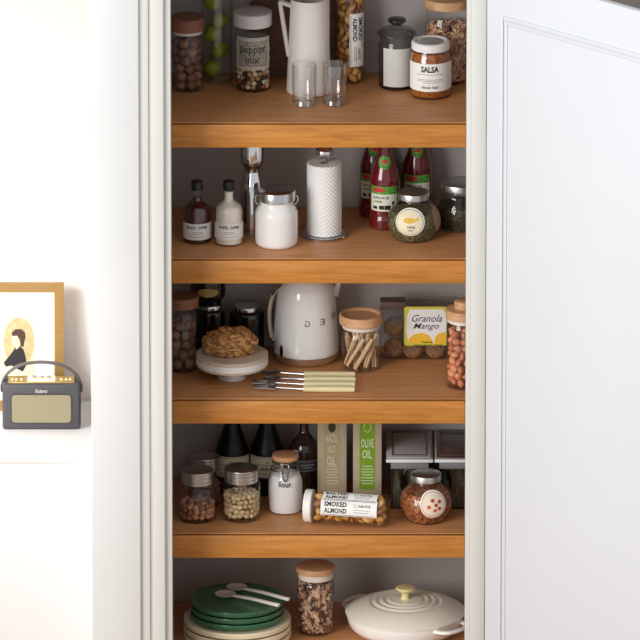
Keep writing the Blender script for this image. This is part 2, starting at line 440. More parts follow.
pts = curve([(-38.6*u, rdp/2, hz(391)), (-38.6*u, rdp/2, hz(384)), (-33*u, rdp/2, hz(373.5)), (-20*u, rdp/2, hz(365)), (0, rdp/2, hz(362)), (20*u, rdp/2, hz(365)), (33*u, rdp/2, hz(373.5)), (38.6*u, rdp/2, hz(384)), (38.6*u, rdp/2, hz(391))], 6)
pts = [(x*1.03, y, z) for x, y, z in pts]
tube('handle', pts, 1.35*u, M('strap_leather', (92, 86, 84), .45), rd, 12, 3.0)

al = R(4); p = PZ(9, 409, SBZ); u = unit(p)
kk = math.sin(al)*ST + math.cos(al)*CT
pf = thing('picture_frame', 'gilt framed portrait print of a woman leaning behind the charcoal radio', 'picture', p)
f = on_flat((0, 0, 0), (1, 0, 0), (0, math.sin(al), math.cos(al)))
V = lambda py: (409 - py)/kk*u
U = lambda px: (px - 9)*u
GILT = M('gilt_wood', (166, 130, 78), .45, .3, var=.1, vs=200, bump=.15)
hw, H = 55.5*u, V(282); fw = 9.3*u
for nm, a in (('frame_rail', [(-hw, H), (-hw+fw, H-fw), (hw-fw, H-fw), (hw, H)]), ('frame_rail', [(-hw, 0), (hw, 0), (hw-fw, fw), (-hw+fw, fw)]),
              ('frame_rail', [(-hw, 0), (-hw+fw, fw), (-hw+fw, H-fw), (-hw, H)]), ('frame_rail', [(hw, 0), (hw, H), (hw-fw, H-fw), (hw-fw, fw)])):
    o = prism(nm, a, .016, GILT, pf, f, -.002)
bm_ = prism('gold_slip', [(-hw+fw*.9, fw*.9), (hw-fw*.9, fw*.9), (hw-fw*.9, H-fw*.9), (-hw+fw*.9, H-fw*.9)], .005, M('slip_gold', (230, 212, 150), .4), pf, f, 0)
mt = prism('mount', [(-hw+fw*1.12, fw*1.12), (hw-fw*1.12, fw*1.12), (hw-fw*1.12, H-fw*1.12), (-hw+fw*1.12, H-fw*1.12)], .006, M('mount_card', (252, 250, 250), .7, var=.01), pf, f, 0)
patch('print_paper', f, 37*u, V(316)-V(379), M('print_buff', (236, 222, 190), .7, var=.05), pf, .0063, 2, 2, U(16.5), (V(316)+V(379))/2)
patch('print_oval', f, 31*u, V(317)-V(366), M('print_sepia', (196, 178, 130), .7, var=.12, vs=60), pf, .0067, uc=U(19.5), vc=(V(317)+V(366))/2, round_=1)
def shape(name, pts, mat, e): return prism(name, [(U(a), V(b)) for a, b in pts], .0002, mat, pf, f, e)
DRESS = M('print_black', (44, 40, 42), .7); SKIN = M('print_skin', (232, 205, 178), .7); HAIR = M('print_brown', (74, 54, 42), .7, var=.2, vs=400)
shape('print_dress', [(15.5, 347), (20, 345), (24, 349), (26, 356), (27, 364), (23, 371), (17, 368), (12, 365), (6, 366), (4, 362), (9, 356), (13, 351)], DRESS, .0069)
shape('print_face', [(13, 335), (17, 333), (20, 336), (20, 346), (16.5, 349), (15.5, 345), (13, 343.5), (12, 340)], SKIN, .0071)
shape('print_hair', [(12, 332), (16, 328.5), (22, 328.5), (25.5, 332), (26, 337), (24.5, 342), (24, 346), (21, 346), (20.5, 340), (17.5, 335), (13, 335.5)], HAIR, .0073)
shape('print_hand', [(-1, 354), (2, 353), (5, 359), (4, 363), (1, 361)], SKIN, .0071)

# ------------------------------------------------------------------ generic builders for jars
def glass_jar(name, label, cat, k, cx, low, r, shoulder, neck, top, mat=GLASS, group=None, pc=None, base=1.2):
    """shoulder, neck: (py at the side, radius). returns thing, spot, outer profile (m)"""
    sp = Spot(k, cx, low=low, r=r, pc=pc); t = thing(name, label, cat, sp.p, 0, group); u = sp.u
    prof = [(0, 0), (r-1.6, 0), (r-.5, .5), (r, 1.8), (r, sp.zs(shoulder[0])), (r-.6, sp.zs(shoulder[0])+1.6), (neck[1], sp.zs(neck[0])), (neck[1], sp.zs(top))]
    prof = pxl(prof, u); lathe('glass_body', prof, mat, t)
    lathe('glass_base', pxl([(0, .6), (r-2, .6), (r-1.4, 1.6), (0, 1.9)], u), GLASS, t, 40)
    return t, sp, prof
def disc_lid(name, t, r, z0, z1, u, mat, bev=1.0, groove=0):
    pr = [(0, z0), (r-.4, z0), (r, z0+.5)]
    if groove:
        n = groove; h = (z1 - bev - z0 - .5)/n
        for i in range(n): pr += [(r, z0+.5+h*(i+.05)), (r, z0+.5+h*(i+.7)), (r-.45, z0+.5+h*(i+.8)), (r-.45, z0+.5+h*(i+.95))]
    pr += [(r, z1-bev), (r-bev*.3, z1-bev*.3), (r-bev, z1), (0, z1)]
    return lathe(name, pxl(pr, u), mat, t)

# ================================================================== TOP SHELF
# jar of whole nuts at the far left
t, sp, pr = glass_jar('storage_jar', 'glass jar of round brown nuts with dark wooden lid, top shelf far left', 'jar', 1, 187.5, 94, 16, (34, 16), (31, 14.5), 28)
u = sp.u; zt = sp.zb(11.5, 17); disc_lid('lid', t, 17, zt - 13, zt, u, LIDD, 1.0); disc_lid('seal', t, 15.2, zt - 16.5, zt - 13.1, u, RUBBER, .5)
NUTS = [nut_mesh('hazelnut', 4.9*u, 4.7*u, 5.6*u, .22, i) for i in range(2)]
NUTM = [M('nut_shell_tan', (146, 104, 80), .6, var=.25, vs=300), M('nut_shell_brown', (120, 82, 62), .6, var=.25, vs=300)]
scatter('hazelnut', NUTS, NUTM, rings(14.9*u, 4.9*u, 2.0*u, sp.zs(34)*u), sp.p, 'large round brown nut inside the dark-lidded jar on the top shelf', 'nut', 'nuts in the top shelf jar')
# tall glass cylinder with limes
sp = Spot(1, 217, pc=80); u = sp.u
t = thing('glass_vase', 'tall clear glass cylinder filled with green limes behind the left jars', 'vase', sp.p)
lathe('glass_wall', pxl([(0, 0), (15, 0), (15.8, .8), (15.8, 112), (15.2, 112.4), (14.8, 112), (14.8, 2)], u), GLASS, t)
lathe('glass_base', pxl([(0, .6), (14, .6), (14, 2.6), (0, 3)], u), GLASS, t, 40)
LIME = M('lime_skin', (146, 158, 22), .35, var=.2, vs=60, bump=.12, bs=350, rgb2=(118, 136, 16))
lm = []
for i in range(2):
    me = nut_mesh('lime', 9.0*u, 8.9*u, 9.2*u, .03, i, .06); lm.append(me)
for i, (x, py, dy) in enumerate(((212, 69, -2), (219.5, 50, -4), (211.5, 34, 3), (220, 20.5, -3), (211.5, 2.5, -2), (219, -14, 1))):
    me = lm[i % 2]
    if not me.materials: me.materials.append(LIME)
    o = bpy.data.objects.new('lime', me); COL.objects.link(o)
    x = max(217-4.6, min(217+4.6, x))
    o.location = sp.p + Vector(((x-217)*u, dy*u*.3, max(13*u, (80 - dy*.3*ST - py)/CT*u))); o.rotation_euler = (.4*i, .5+.3*i, i)
    tag(o, 'green lime stacked inside the tall clear glass cylinder', 'lime', 'limes in the glass cylinder')
# pepper mix
t, sp, pr = glass_jar('spice_jar', 'glass pepper mix jar with white screw lid and mixed peppercorns', 'jar', 1, 253, 93.5, 18, (34, 18), (31.5, 17), 28)
u = sp.u; zt = sp.zb(5.5, 19); disc_lid('lid', t, 19.2, sp.zf(30.5, 19), zt, u, M('white_plastic', (226, 222, 222), .4), 1.2)
f = on_round(rfun(pr), (sp.zf(39, 18)+sp.zf(71, 18))/2*u); hh = (sp.zf(39, 18)-sp.zf(71, 18))*u
lb = patch('paper_label', f, 40*u, hh, M('pepper_label', (196, 188, 176), .6, var=.05), t, .0006)
patch('label_picture', f, 31*u, hh*.78, M('peppercorn_print', (176, 168, 150), .6, var=.25, vs=260, rgb2=(96, 92, 92)), lb, .0009)
text([('pepper', 0, 2.6*u, 27*u, 8.5*u, .004), ('mix', -.5*u, -6*u, 13*u, 7*u, .004)], f, INK, lb, .0012)
PEP = [nut_mesh('peppercorn', 2.6*u, 2.6*u, 2.6*u, .15, i) for i in range(2)]
PEPM = [M('pepper_black', (50, 38, 34), .6), M('pepper_red', (150, 72, 50), .6), M('pepper_white', (226, 208, 176), .6), M('pepper_tan', (176, 136, 92), .6)]
scatter('peppercorn', PEP, PEPM, rings(17.3*u, 2.6*u, 2.3*u, sp.zs(38)*u), sp.p, 'mixed coloured peppercorn inside the pepper mix jar', 'peppercorn', 'peppercorns in the pepper mix jar')
# dark wooden board leaning at the back
WAL = wood('walnut_board', (104, 66, 42), (128, 84, 56), 'X', 6, .55)
p = PY(296, 70.5, BACK - .032); p.z = SHELF[1]; u = unit(p); a = R(7)
f = on_flat((0, 0, 0), (1, 0, 0), (0, math.sin(a), math.cos(a)))
o = prism('chopping_board', [(x, y + 40*u) for x, y in rrect(92*u, 80*u, 9*u)], .012, WAL, None, f); o.location = p
tag(o, 'dark brown wooden board leaning on the back wall behind the white jug', 'board')
# white jug
sp = Spot(1, 309, low=98, r=22.5); u = sp.u
jg = thing('jug', 'tall white ceramic jug with angular handle on the top shelf', 'jug', sp.p)
CER = M('white_ceramic', (236, 232, 226), .5, var=.015, coat=.05)
zt = sp.zf(4.2, 18)
prof = [(0, .2), (21.8, .2), (22.6, 1), (22.3, 8), (20.6, zt*.45), (18.3, zt-.4), (17.9, zt), (17.4, zt-.4), (19.5, zt*.45), (21, 4), (0, 3)]
vs, fs = lathe_data(pxl(prof, u), 64)
nv = []
for v in vs:
    x, y, z = v; h = max(0, (z/u - zt*.82)/(zt*.18)); ang = math.atan2(y, x); k = max(0, math.cos(ang))**6*h*h*2.5*u
    nv.append((x + k, y, z + k*.5))
link('body', mesh('body', nv, fs), CER, jg)
hp = [(-17, zt-8), (-22, zt-6.5), (-26.0, zt-4.6), (-28.4, zt-4.4), (-28.4, zt-8), (-26, zt-24), (-23, zt-44), (-20.4, zt-60)]
tube('handle', [(x*u, 0, z*u) for x, z in curve(hp, 5)], 2.3*u, CER, jg, 12, 2.2)
# two tumblers
for cx, low, lab in ((304.2, 108, 'left clear glass tumbler in front of the white jug'), (334.5, 107.3, 'right clear glass tumbler, before the dark wooden board')):
    sp = Spot(1, cx, low=low, r=11.7); u = sp.u; zt = sp.zb(60.5, 12.3)
    t = thing('tumbler', lab, 'glass', sp.p, 0, 'tumblers before the jug')
    lathe('glass_wall', pxl([(0, 0), (11.2, 0), (11.8, .6), (12, 8), (12.4, zt), (11.7, zt+.2), (11.3, zt-.2), (11, 9), (10.2, 7.4), (0, 6.6)], u), glass('tumbler_glass', (255, 255, 255), (150, 150, 152), 1.0, .03, .12), t)
    lathe('thick_base', pxl([(0, .5), (10.8, .5), (11.2, 1.2), (10.4, 5), (8, 6), (0, 6.2)], u), glass('base_glass', (246, 244, 242), (180, 176, 172), 1.0, .05, .2), t, 24)
    lathe('rim', pxl([(11.4, zt), (12.3, zt), (12.3, zt+.5), (11.4, zt+.5), (11.4, zt)], u), glass('rim_glass', (250, 250, 250), (190, 190, 190), 1.0, .05, .3), t)
# nut tube (upright and lying)
ALM = [M('almond_light', (226, 178, 104), .5, var=.12, vs=300), M('almond_skin', (166, 104, 56), .55, var=.15, vs=300), M('almond_golden', (204, 148, 74), .5, var=.12, vs=300)]
def nut_tube(label, origin, mtx, u, r, L, labels, seedv, nutlabel, group, cap_at_end):
    t = thing('nut_tube', label, 'tube', origin); t.matrix_world = Matrix.Translation(origin) @ mtx
    lathe('clear_sleeve', pxl([(0, 0), (r-1, 0), (r, 1), (r, L), (r-1, L+1)], u), glass('tube_film', (252, 250, 246), (200, 196, 190), .6, .05), t)
    disc_lid('cap', t, r+.3, L, L+8, u, PAPER, 1.2)
    lathe('neck', pxl([(r-1, L-1.2), (r-.8, L-1), (r-.8, L), (r-1, L)], u), GLASS, t)
    return t
alm_me = [nut_mesh('almond', 3.6*unit(Vector((0, .2, 1.3))), 2.6*unit(Vector((0, .2, 1.3))), 5.6*unit(Vector((0, .2, 1.3))), .12, i, .15) for i in range(2)]
sp = Spot(1, 350, low=85.5, r=15.5); u = sp.u
t = nut_tube('clear nut tube standing upright with vertical black and white label, top shelf', sp.p, Matrix.Identity(4), u, 15.3, 118, None, 1, '', '', True)
fr = on_round(lambda z: 15.3*u, 0, R(30))
fv = lambda a, b, e: fr(-b, a, e)           # artwork turned a quarter
zc_ = (sp.zf(15, 15.3)+sp.zf(67.5, 15.3))/2*u; zh = (sp.zf(15, 15.3)-sp.zf(67.5, 15.3))*u
fl = lambda a, b, e: fr(b, zc_ - a, e)
lb = patch('paper_label', fl, zh, 17*u, PAPER, t, .0006, 6, 12)
BLUEI = M('label_border', (70, 76, 98), .6)
multi('label_border', fl, [(0, 7.2*u, zh*.93, .5*u), (0, -7.2*u, zh*.93, .5*u), (-zh*.465, 0, .5*u, 14.4*u), (zh*.465, 0, .5*u, 14.4*u)], BLUEI, lb, .0009)
text([('SMOKED', -zh*.2, 3.2*u, zh*.44, 5*u, .03), ('ALMOND', -zh*.2, -3.0*u, zh*.44, 5*u, .03), ('NUTS', zh*.27, 1.5*u, zh*.2, 3*u, .02)], fl, INK, lb, .0012)
multi('small_print', fl, [(zh*.27, -1.6*u, zh*.3, .5*u), (zh*.25, -3.4*u, zh*.26, .5*u), (zh*.1, 5.2*u, zh*.1, .5*u)], GREYINK, lb, .0012)
scatter('almond', alm_me, ALM, rings(13.3*u, 3.9*u, 2.5*u, 116*u, lay=1.7), sp.p, 'golden nut inside the upright clear nut tube on the top shelf', 'nut', 'nuts in the upright tube', tilt=.3)
# smoked glass jar
sp = Spot(1, 396.8, low=91.5, r=18); u = sp.u
t = thing('storage_jar', 'smoked grey glass jar with knobbed glass lid and blank white label', 'jar', sp.p)
zt = sp.zs(34)
pr = pxl([(0, 0), (17, 0), (18.2, 1.2), (18.2, sp.zs(44)), (17, sp.zs(42)), (16.4, sp.zs(40)), (16.4, zt)], u)
lathe('glass_body', pr, GLASSG, t); lathe('glass_base', pxl([(0, .6), (16.4, .6), (17, 1.6), (16, 2.8), (0, 2.4)], u), GLASSG, t)
lid = lathe('lid', pxl(curve([(16.2, zt-1), (19.3, zt), (19.6, zt+1.3), (18.6, zt+2.2), (14, zt+5.5), (8, zt+8), (4.5, zt+9), (0, zt+9.2)], 4), u), GLASSG, t)
zk = zt + 9.2
lathe('knob', pxl(curve([(4.4, zk-.4), (4.4, zk+1), (8.3, zk+3), (9, zk+5), (8.2, zk+6.8), (4, zk+8.2), (0, zk+8.4)], 4), u), glass('knob_glass', (150, 148, 148), (60, 60, 60), 1.0), lid)
f = on_round(rfun(pr), (sp.zf(50, 18)+sp.zf(87.5, 18))/2*u, R(2))
patch('blank_label', f, 31*u, (sp.zf(50, 18)-sp.zf(87.5, 18))*u, M('matte_label', (206, 206, 200), .7, var=.02), t, .0006)
# salsa
t, sp, pr = glass_jar('salsa_jar', 'salsa jar with white lid and amber contents at right front of top shelf', 'jar', 1, 430.6, 101, 20.5, (55, 20.5), (49, 18), 45)
u = sp.u
AMB = M('amber_salsa', (158, 92, 34), .12, var=.2, vs=90, coat=.4, rgb2=(126, 66, 22))
lathe('salsa', pxl([(0, 2.2), (19.4, 2.2), (19.9, 3.2), (19.9, sp.zs(55)), (17.6, sp.zs(50.5)), (0, sp.zs(50.5))], u), AMB, t)
zt = sp.zb(34.3, 19); lid = lathe('lid', pxl([(17.5, zt-8.3), (19, zt-8.3), (19.4, zt-7.5), (19.3, zt-2), (18, zt-.3), (16.5, zt), (15.3, zt-.4), (14.6, zt-1.2), (0, zt-1.2)], u), M('white_enamel_lid', (240, 238, 236), .3), t)
lathe('lid_disc', pxl([(0, zt-1.1), (11.5, zt-1.1), (12, zt-.7), (0, zt-.6)], u), M('lid_grey', (205, 205, 205), .25, .5), lid)
zm = (sp.zf(65, 20.5)+sp.zf(92.3, 20.5))/2*u; hh = (sp.zf(65, 20.5)-sp.zf(92.3, 20.5))*u
f = on_round(rfun(pr), zm)
lb = patch('paper_label', f, 66*u, hh, PAPER, t, .0006, 30)
V_ = lambda py: (sp.zf(py, 20.5)*u - zm)
text([('SALSA', -1*u, V_(70.4), 18*u, 6.4*u, .034)], f, INK, lb)
text([('Nicolas Vahé', -1*u, V_(88), 17*u, 3.0*u, .01, .3)], f, M('script_ink', (60, 58, 60), .6), lb, .0011, 'signature')
multi('small_print', f, [(-1*u, V_(75.6), 28*u, .55*u), (-1*u, V_(80.5), 26*u, .5*u), (-1*u, V_(82), 27*u, .5*u), (0, V_(83.6), 16*u, .5*u)], GREYINK, lb)
# big jar of dried flowers
t, sp, pr = glass_jar('storage_jar', 'large glass jar of dried pink flowers with pale wooden lid behind the salsa', 'jar', 1, 447, 87, 22, (16, 22), (14, 21), 10)
u = sp.u; zt = sp.zs(-1); disc_lid('lid', t, 23, sp.zs(6), zt + 2, u, LIDW, 1.2); 
def star_heap(name, r, z0, z1, n, size, mat, loc, label, cat, sink=.8):
    vs, fs = lathe_data([(0, z0), (r*.8, z0), (r*.8, z1 - size*.8), (0, z1 - size*.6)], 24)
    for i in range(n):
        if random.random() < .16: rr, zz = r*math.sqrt(random.random())*.9, z1 - random.random()*size*.5
        else: rr, zz = r - size*(.12 + .3*random.random()), z0 + size*.3 + (z1 - z0 - size*.5)*random.random()
        a = random.random()*6.283; c = Vector((rr*math.cos(a), rr*math.sin(a), zz)); ax = Vector((random.gauss(0, 1), random.gauss(0, 1), random.gauss(0, 1))).normalized()
        e1 = ax.orthogonal().normalized(); e2 = ax.cross(e1); np_ = 6
        for q in range(np_):
            th = 6.283*q/np_; d = (e1*math.cos(th) + e2*math.sin(th)); s = ax.cross(d)*size*.13; tip = c + d*size*.62 + ax*size*.16; md = c + d*size*.3
            b = len(vs); quad = [c, md + s, tip, md - s]
            for v in quad:
                h = math.hypot(v.x, v.y); zz = min(max(v.z, z0), z1 + size*.3)
                vs.append((v.x*min(1, r/h) if h > 0 else 0, v.y*min(1, r/h) if h > 0 else 0, zz))
            fs.append((b, b+1, b+2, b+3))
    return tag(link(name, mesh(name, vs, fs, False), mat, None, loc), label, cat, None, 'stuff')
FLOW = speckle(M('dried_flower', (216, 168, 134), .7), 70, ((226, 182, 150), (186, 128, 104), (212, 164, 132), (150, 98, 82), (232, 200, 164)))
star_heap('dried_flowers', 21.2*u, 2.2*u, sp.zs(26)*u, 260, 11*u, FLOW, sp.p, 'dried pink brown flower heads filling the large jar behind the salsa', 'dried flowers')

# ================================================================== SECOND SHELF
def syrup(cx, low, liquid, lab, wd, full):
    sp = Spot(2, cx, low=low, r=14); u = sp.u; t = thing('syrup_bottle', lab, 'bottle', sp.p, 0, 'small round-shouldered bottles on the second shelf')
    g = lambda py: sp.zs(py)
    pr = [(0, 0), (13.2, 0), (14, .8), (14, g(213)), (13.6, g(209)), (12, g(205.5)), (8.5, g(202.5)), (5.6, g(200)), (5, g(197)), (5, g(186))]
    prc = pxl(pr[:3] + curve(pr[3:], 4), u); lathe('glass_body', prc, GLASS, t)
    ins = [(0, 1.6)] + [(max(0, r-.7), z) for r, z in pr[2:3]] + [(r-.7, z) for r, z in curve(pr[3:9], 4)]
    if full: ins = ins + [(4.3, g(191)), (0, g(191))]
    else: ins = ins + [(0, g(197))]
    ins[1] = (13.2, 1.6); lathe('syrup', pxl(ins, u), liquid, t)
    zt = sp.zb(179, 5.6); disc_lid('cap', t, 5.8, zt - 9.5, zt, u, BLACKP, .6)
    zm = (sp.zf(224.5, 14)+sp.zf(240.5, 14))/2*u; hh = (sp.zf(224.5, 14)-sp.zf(240.5, 14))*u; f = on_round(rfun(prc), zm)
    lb = patch('paper_label', f, 42*u, hh, PAPER, t, .0006, 24)
    text([(wd[0], -5.8*u, hh*.27, 9.5*u, 3.2*u, .03), (wd[1], 5.8*u, hh*.27, 10*u, 3.2*u, .03)], f, INK, lb)
    multi('small_print', f, [(0, -hh*.02, 10*u, .5*u), (0, -hh*.12, 14*u, .4*u), (0, -hh*.3, 18*u, .4*u)], GREYINK, lb)
syrup(197.2, 245, M('dark_syrup', (70, 26, 22), .12, coat=.5), 'dark syrup bottle with black cap and white label, left end of shelf', ('BLACK', 'COFFEE'), 0)
syrup(229, 247, M('cream_syrup', (238, 230, 214), .3, coat=.3, sss=.2), 'cream white syrup bottle with black cap beside the dark bottle', ('WHITE', 'COFFEE'), 1)
# chrome hourglass mill
sp = Spot(2, 252.5, low=236, r=12); u = sp.u; g = sp.zs
t = thing('pepper_mill', 'tall chrome hourglass pepper mill behind the white canister', 'mill', sp.p)
lathe('body', pxl(curve([(0, 0), (11.6, 0), (12, 1), (12, g(215)), (11.8, g(196)), (11, g(185)), (9.2, g(177)), (7.8, g(171.5)), (7.8, g(170.5))], 6), u), CHROME, t)
lathe('head', pxl(curve([(7.8, g(170.5)+.1), (8.6, g(167)), (11, g(163)), (12.2, g(158)), (12.4, g(145)), (11.8, g(136)), (8, g(131)), (0, g(129.5))], 6), u), CHROME, t)
# white canister with steel clamp lid
sp = Spot(2, 276.5, low=249.5, r=17.5); u = sp.u; g = sp.zs
t = thing('canister', 'milk white glass canister with polished steel clamp lid', 'canister', sp.p)
MILK = M('milk_glass', (242, 240, 236), .25, var=.01, coat=.3)
lathe('body', pxl(curve([(0, .2), (17, .2), (20, 1.4), (21.3, 5), (21.4, 20), (21.3, g(213)), (20, g(209)), (17.5, g(204)), (16.8, g(202)), (16.8, g(200))], 5), u), MILK, t)
zt = sp.zb(184, 16); zr = g(199.5)
lid = lathe('lid', pxl([(0, zr), (18, zr), (19, zr+.6), (19, zt-2.2), (18.4, zt-1), (16.5, zt-.2), (8, zt+.3), (0, zt+.4)], u), STEEL, t)
for s in (-1, 1):
    tube('clamp_wire', [(s*x*u, 0, z*u) for x, z in curve([(18.8, zr+4), (21, zr+3), (21.2, zr-1), (19.4, zr-5), (18, zr-4)], 4)], .7*u, STEEL, t, 8)
    tube('clamp_bar', [((s*(18.6 - 1.5*abs(y)/6))*u, y*u, (zr-3.5)*u) for y in (-8, -4, 0, 4, 8)], .6*u, STEEL, t, 8)
# paper towel
sp = Spot(2, 324.3, low=242.5, r=23); u = sp.u; g = sp.zs
ht = thing('paper_towel_holder', 'chrome kitchen roll holder with round base and ball finial', 'holder', sp.p)
lathe('base', pxl([(0, 0), (22.4, 0), (23.2, .6), (23.2, 1.4), (22, 2.3), (0, 2.8)], u), STEEL, ht)
zt = sp.zb(157, 17.3)
lathe('rod', pxl([(0, 2.5), (1.6, 2.5), (1.6, zt+7), (0, zt+7)], u), STEEL, ht, 16)
lathe('finial', pxl(curve([(0, zt+4.5), (4, zt+5), (8.2, zt+8), (9, zt+11.5), (7.6, zt+15), (4, zt+17), (0, zt+17.6)], 5), u), CHROME, ht, 32)
TOW = M('quilted_paper', (244, 243, 242), .9, var=.01)
nt = TOW.node_tree; tc = nt.nodes.new('ShaderNodeTexCoord'); mp = nt.nodes.new('ShaderNodeMapping'); mp.inputs['Rotation'].default_value = (0, 0, R(45))
uvn = nt.nodes.new('ShaderNodeSeparateXYZ'); at = nt.nodes.new('ShaderNodeMath'); at.operation = 'ARCTAN2'; nt.links.new(tc.outputs['Object'], uvn.inputs[0])
nt.links.new(uvn.outputs['X'], at.inputs[0]); nt.links.new(uvn.outputs['Y'], at.inputs[1])
ml = nt.nodes.new('ShaderNodeMath'); ml.operation = 'MULTIPLY'; ml.inputs[1].default_value = .048; nt.links.new(at.outputs[0], ml.inputs[0])
cb_ = nt.nodes.new('ShaderNodeCombineXYZ'); nt.links.new(ml.outputs[0], cb_.inputs[0]); nt.links.new(uvn.outputs['Z'], cb_.inputs[1]); nt.links.new(cb_.outputs[0], mp.inputs[0])
vo = nt.nodes.new('ShaderNodeTexVoronoi'); vo.inputs['Scale'].default_value = 115; vo.inputs['Randomness'].default_value = 0; nt.links.new(mp.outputs[0], vo.inputs['Vector'])
bp = nt.nodes.new('ShaderNodeBump'); bp.inputs['Strength'].default_value = .8; bp.inputs['Distance'].default_value = .004; bp.invert = True
nt.links.new(vo.outputs['Distance'], bp.inputs['Height']); nt.links.new(bp.outputs[0], nt.nodes['Principled BSDF'].inputs['Normal'])
o = lathe('kitchen_roll', pxl([(5, 3), (16.9, 3), (17.4, 3.6), (17.4, zt-.5), (16.9, zt), (5, zt), (5, 3)], u), TOW, None, 64, sp.p)
tag(o, 'white quilted kitchen paper roll standing on the chrome holder', 'paper roll')
# red sauce bottles
RED = M('red_sauce', (104, 20, 26), .12, var=.15, vs=40, coat=.6); 
LGREEN = M('label_green', (96, 164, 60), .5, var=.25, vs=160, rgb2=(52, 118, 40)); LRED = M('label_red', (200, 44, 40), .5); LWHT = M('label_pale', (226, 226, 206), .6, var=.06)
def sauce(cx, pc, lab):
    sp = Spot(2, cx, pc=pc); u = sp.u; t = thing('sauce_bottle', lab, 'bottle', sp.p, 0, 'red sauce bottles with green labels')
    dz = 229 - pc + 0; g = lambda py: sp.zs(py - dz)
    pr = [(0, 0), (14.5, 0), (16, 1.5), (16.2, 10), (15.4, 14), (15, 17), (15, g(186)), (14.4, g(178)), (11.5, g(169)), (8.4, g(160)), (7.2, g(150)), (7, g(135))]
    pr = pxl(pr[:3] + curve(pr[3:], 4), u); lathe('glass_body', pr + [(0, g(135)*u)], RED, t)
    disc_lid('cap', t, 7.6, g(135.2), g(124), u, LGREEN, .8)
    f = on_round(rfun(pr), (g(186)+g(210))/2*u, R(-6)); h = (g(186)-g(210))*u
    lb = patch('paper_label', f, 30*u, h, LWHT, t, .0007, 20)
    patch('label_band', f, 30*u, h*.32, LGREEN, lb, .0010, 20, vc=h*.36)
    patch('logo', f, 14*u, h*.2, LRED, lb, .0013, uc=-5*u, vc=h*.38, round_=1)
    text([('SAUCE', -3*u, h*.06, 17*u, 2.6*u, .03), ('chilli', -6*u, -h*.1, 9*u, 2.2*u, .02)], f, M('green_print', (44, 96, 40), .6), lb, .0013)
    multi('label_picture', f, [(-9*u, -h*.36, 5*u, 3*u), (-2*u, -h*.34, 5*u, 4*u), (4*u, -h*.34, 6*u, 4.5*u), (10*u, -h*.22, 3*u, 6*u)], INK, lb, .0013)
    fn = on_round(rfun(pr), g(163)*u, R(-4)); nl = patch('neck_label', fn, 13*u, 13*u, LGREEN, t, .0007, 12, 6, round_=1)
    patch('neck_logo', fn, 7*u, 4*u, LRED, nl, .0011, 8, 3, vc=.6*u, round_=1)
sauce(374.5, 213.5, 'red sauce bottle at the back, half hidden by the front red bottle')
sauce(385, 226, 'front red sauce bottle with full green label')
sauce(417.5, 214.5, 'red sauce bottle standing behind the round herb jar')
# round herb jars
def ball_jar(k, cx, low, rb, R_, top, lidr, name, lab, grp=None):
    sp = Spot(k, cx, low=low, r=rb); u = sp.u; t = thing(name, lab, 'jar', sp.p, 0, grp); g = sp.zs
    zt = sp.zb(top, lidr); lh = 6.8; zl = zt - lh; H = zl + .5; e = H*.44
    pr = [(0, 0), (rb-1, 0), (rb, .5), (R_*.86, e*.35), (R_*.985, e*.75), (R_, e), (R_*.985, e*1.2), (R_*.9, e*1.55), (lidr*1.05+1, H-5), (lidr-1.4, H-2), (lidr-1.6, H+1)]
    pr = pxl(pr[:3] + curve(pr[3:], 5), u); lathe('glass_body', pr, GLASS, t)
    lid = disc_lid('lid', t, lidr, zl, zt, u, STEELB, 1.0); 
    return t, sp, pr, H*u, e*u
HERB = speckle(M('dried_herb', (128, 122, 72), .8), 330, ((74, 70, 46), (120, 112, 74), (54, 50, 34), (98, 92, 58), (150, 140, 98)))
t, sp, pr, H, e = ball_jar(2, 413.6, 243.7, 19.5, 26.8, 186.5, 15.8, 'spice_jar', 'round glass jar of dried green herbs with round yellow fish sticker')
u = sp.u
def heap(pr, z1, name, mat, n, size, lab, cat, loc, inset=.0012):
    q = [(0, .003)] + [(max(0, r - inset), max(z, .003)) for r, z in pr if .0 < z < z1 and r > .012]; q = q + [(rfun(pr)(z1) - inset, z1), (0, z1)]
    return flakes(name, q, n, size, mat, loc, lab, cat)
heap(pr, H*.7, 'dried_herbs', HERB, 2600, .006, 'crushed green herbs filling the round jar with yellow sticker', 'herbs', sp.p)
f = on_ball(rfun(pr), sp.zf(222, 25)*u, R(-8)); c0 = -3*u
f = on_ball(rfun(pr), (sp.pc + 25*ST*.9 - 222.5)/CT*u, R(-9))
lb = patch('round_label', f, 29*u, 27.5*u, PAPER, t, .0008, round_=1)
patch('label_ring', f, 26.6*u, 25.2*u, M('ring_brown', (150, 120, 90), .6), lb, .0011, round_=1)
patch('label_face', f, 25.6*u, 24.2*u, CREAMP, lb, .0014, round_=1)
YEL = M('label_yellow', (226, 178, 60), .6, var=.15, vs=200)
patch('label_picture', f, 12*u, 5.5*u, YEL, lb, .0017, uc=-.5*u, vc=2.5*u, round_=1)
multi('label_tail', f, [(5.5*u, 3*u, 4*u, 1.6*u), (7.5*u, 3.6*u, 2*u, 2.6*u)], YEL, lb, .0017)
text([('HERB', 1.5*u, -4*u, 8*u, 2.6*u, .02), ('mix', 1*u, -7.2*u, 5*u, 2*u, .02)], f, M('slate_print', (80, 82, 96), .6), lb, .0017)
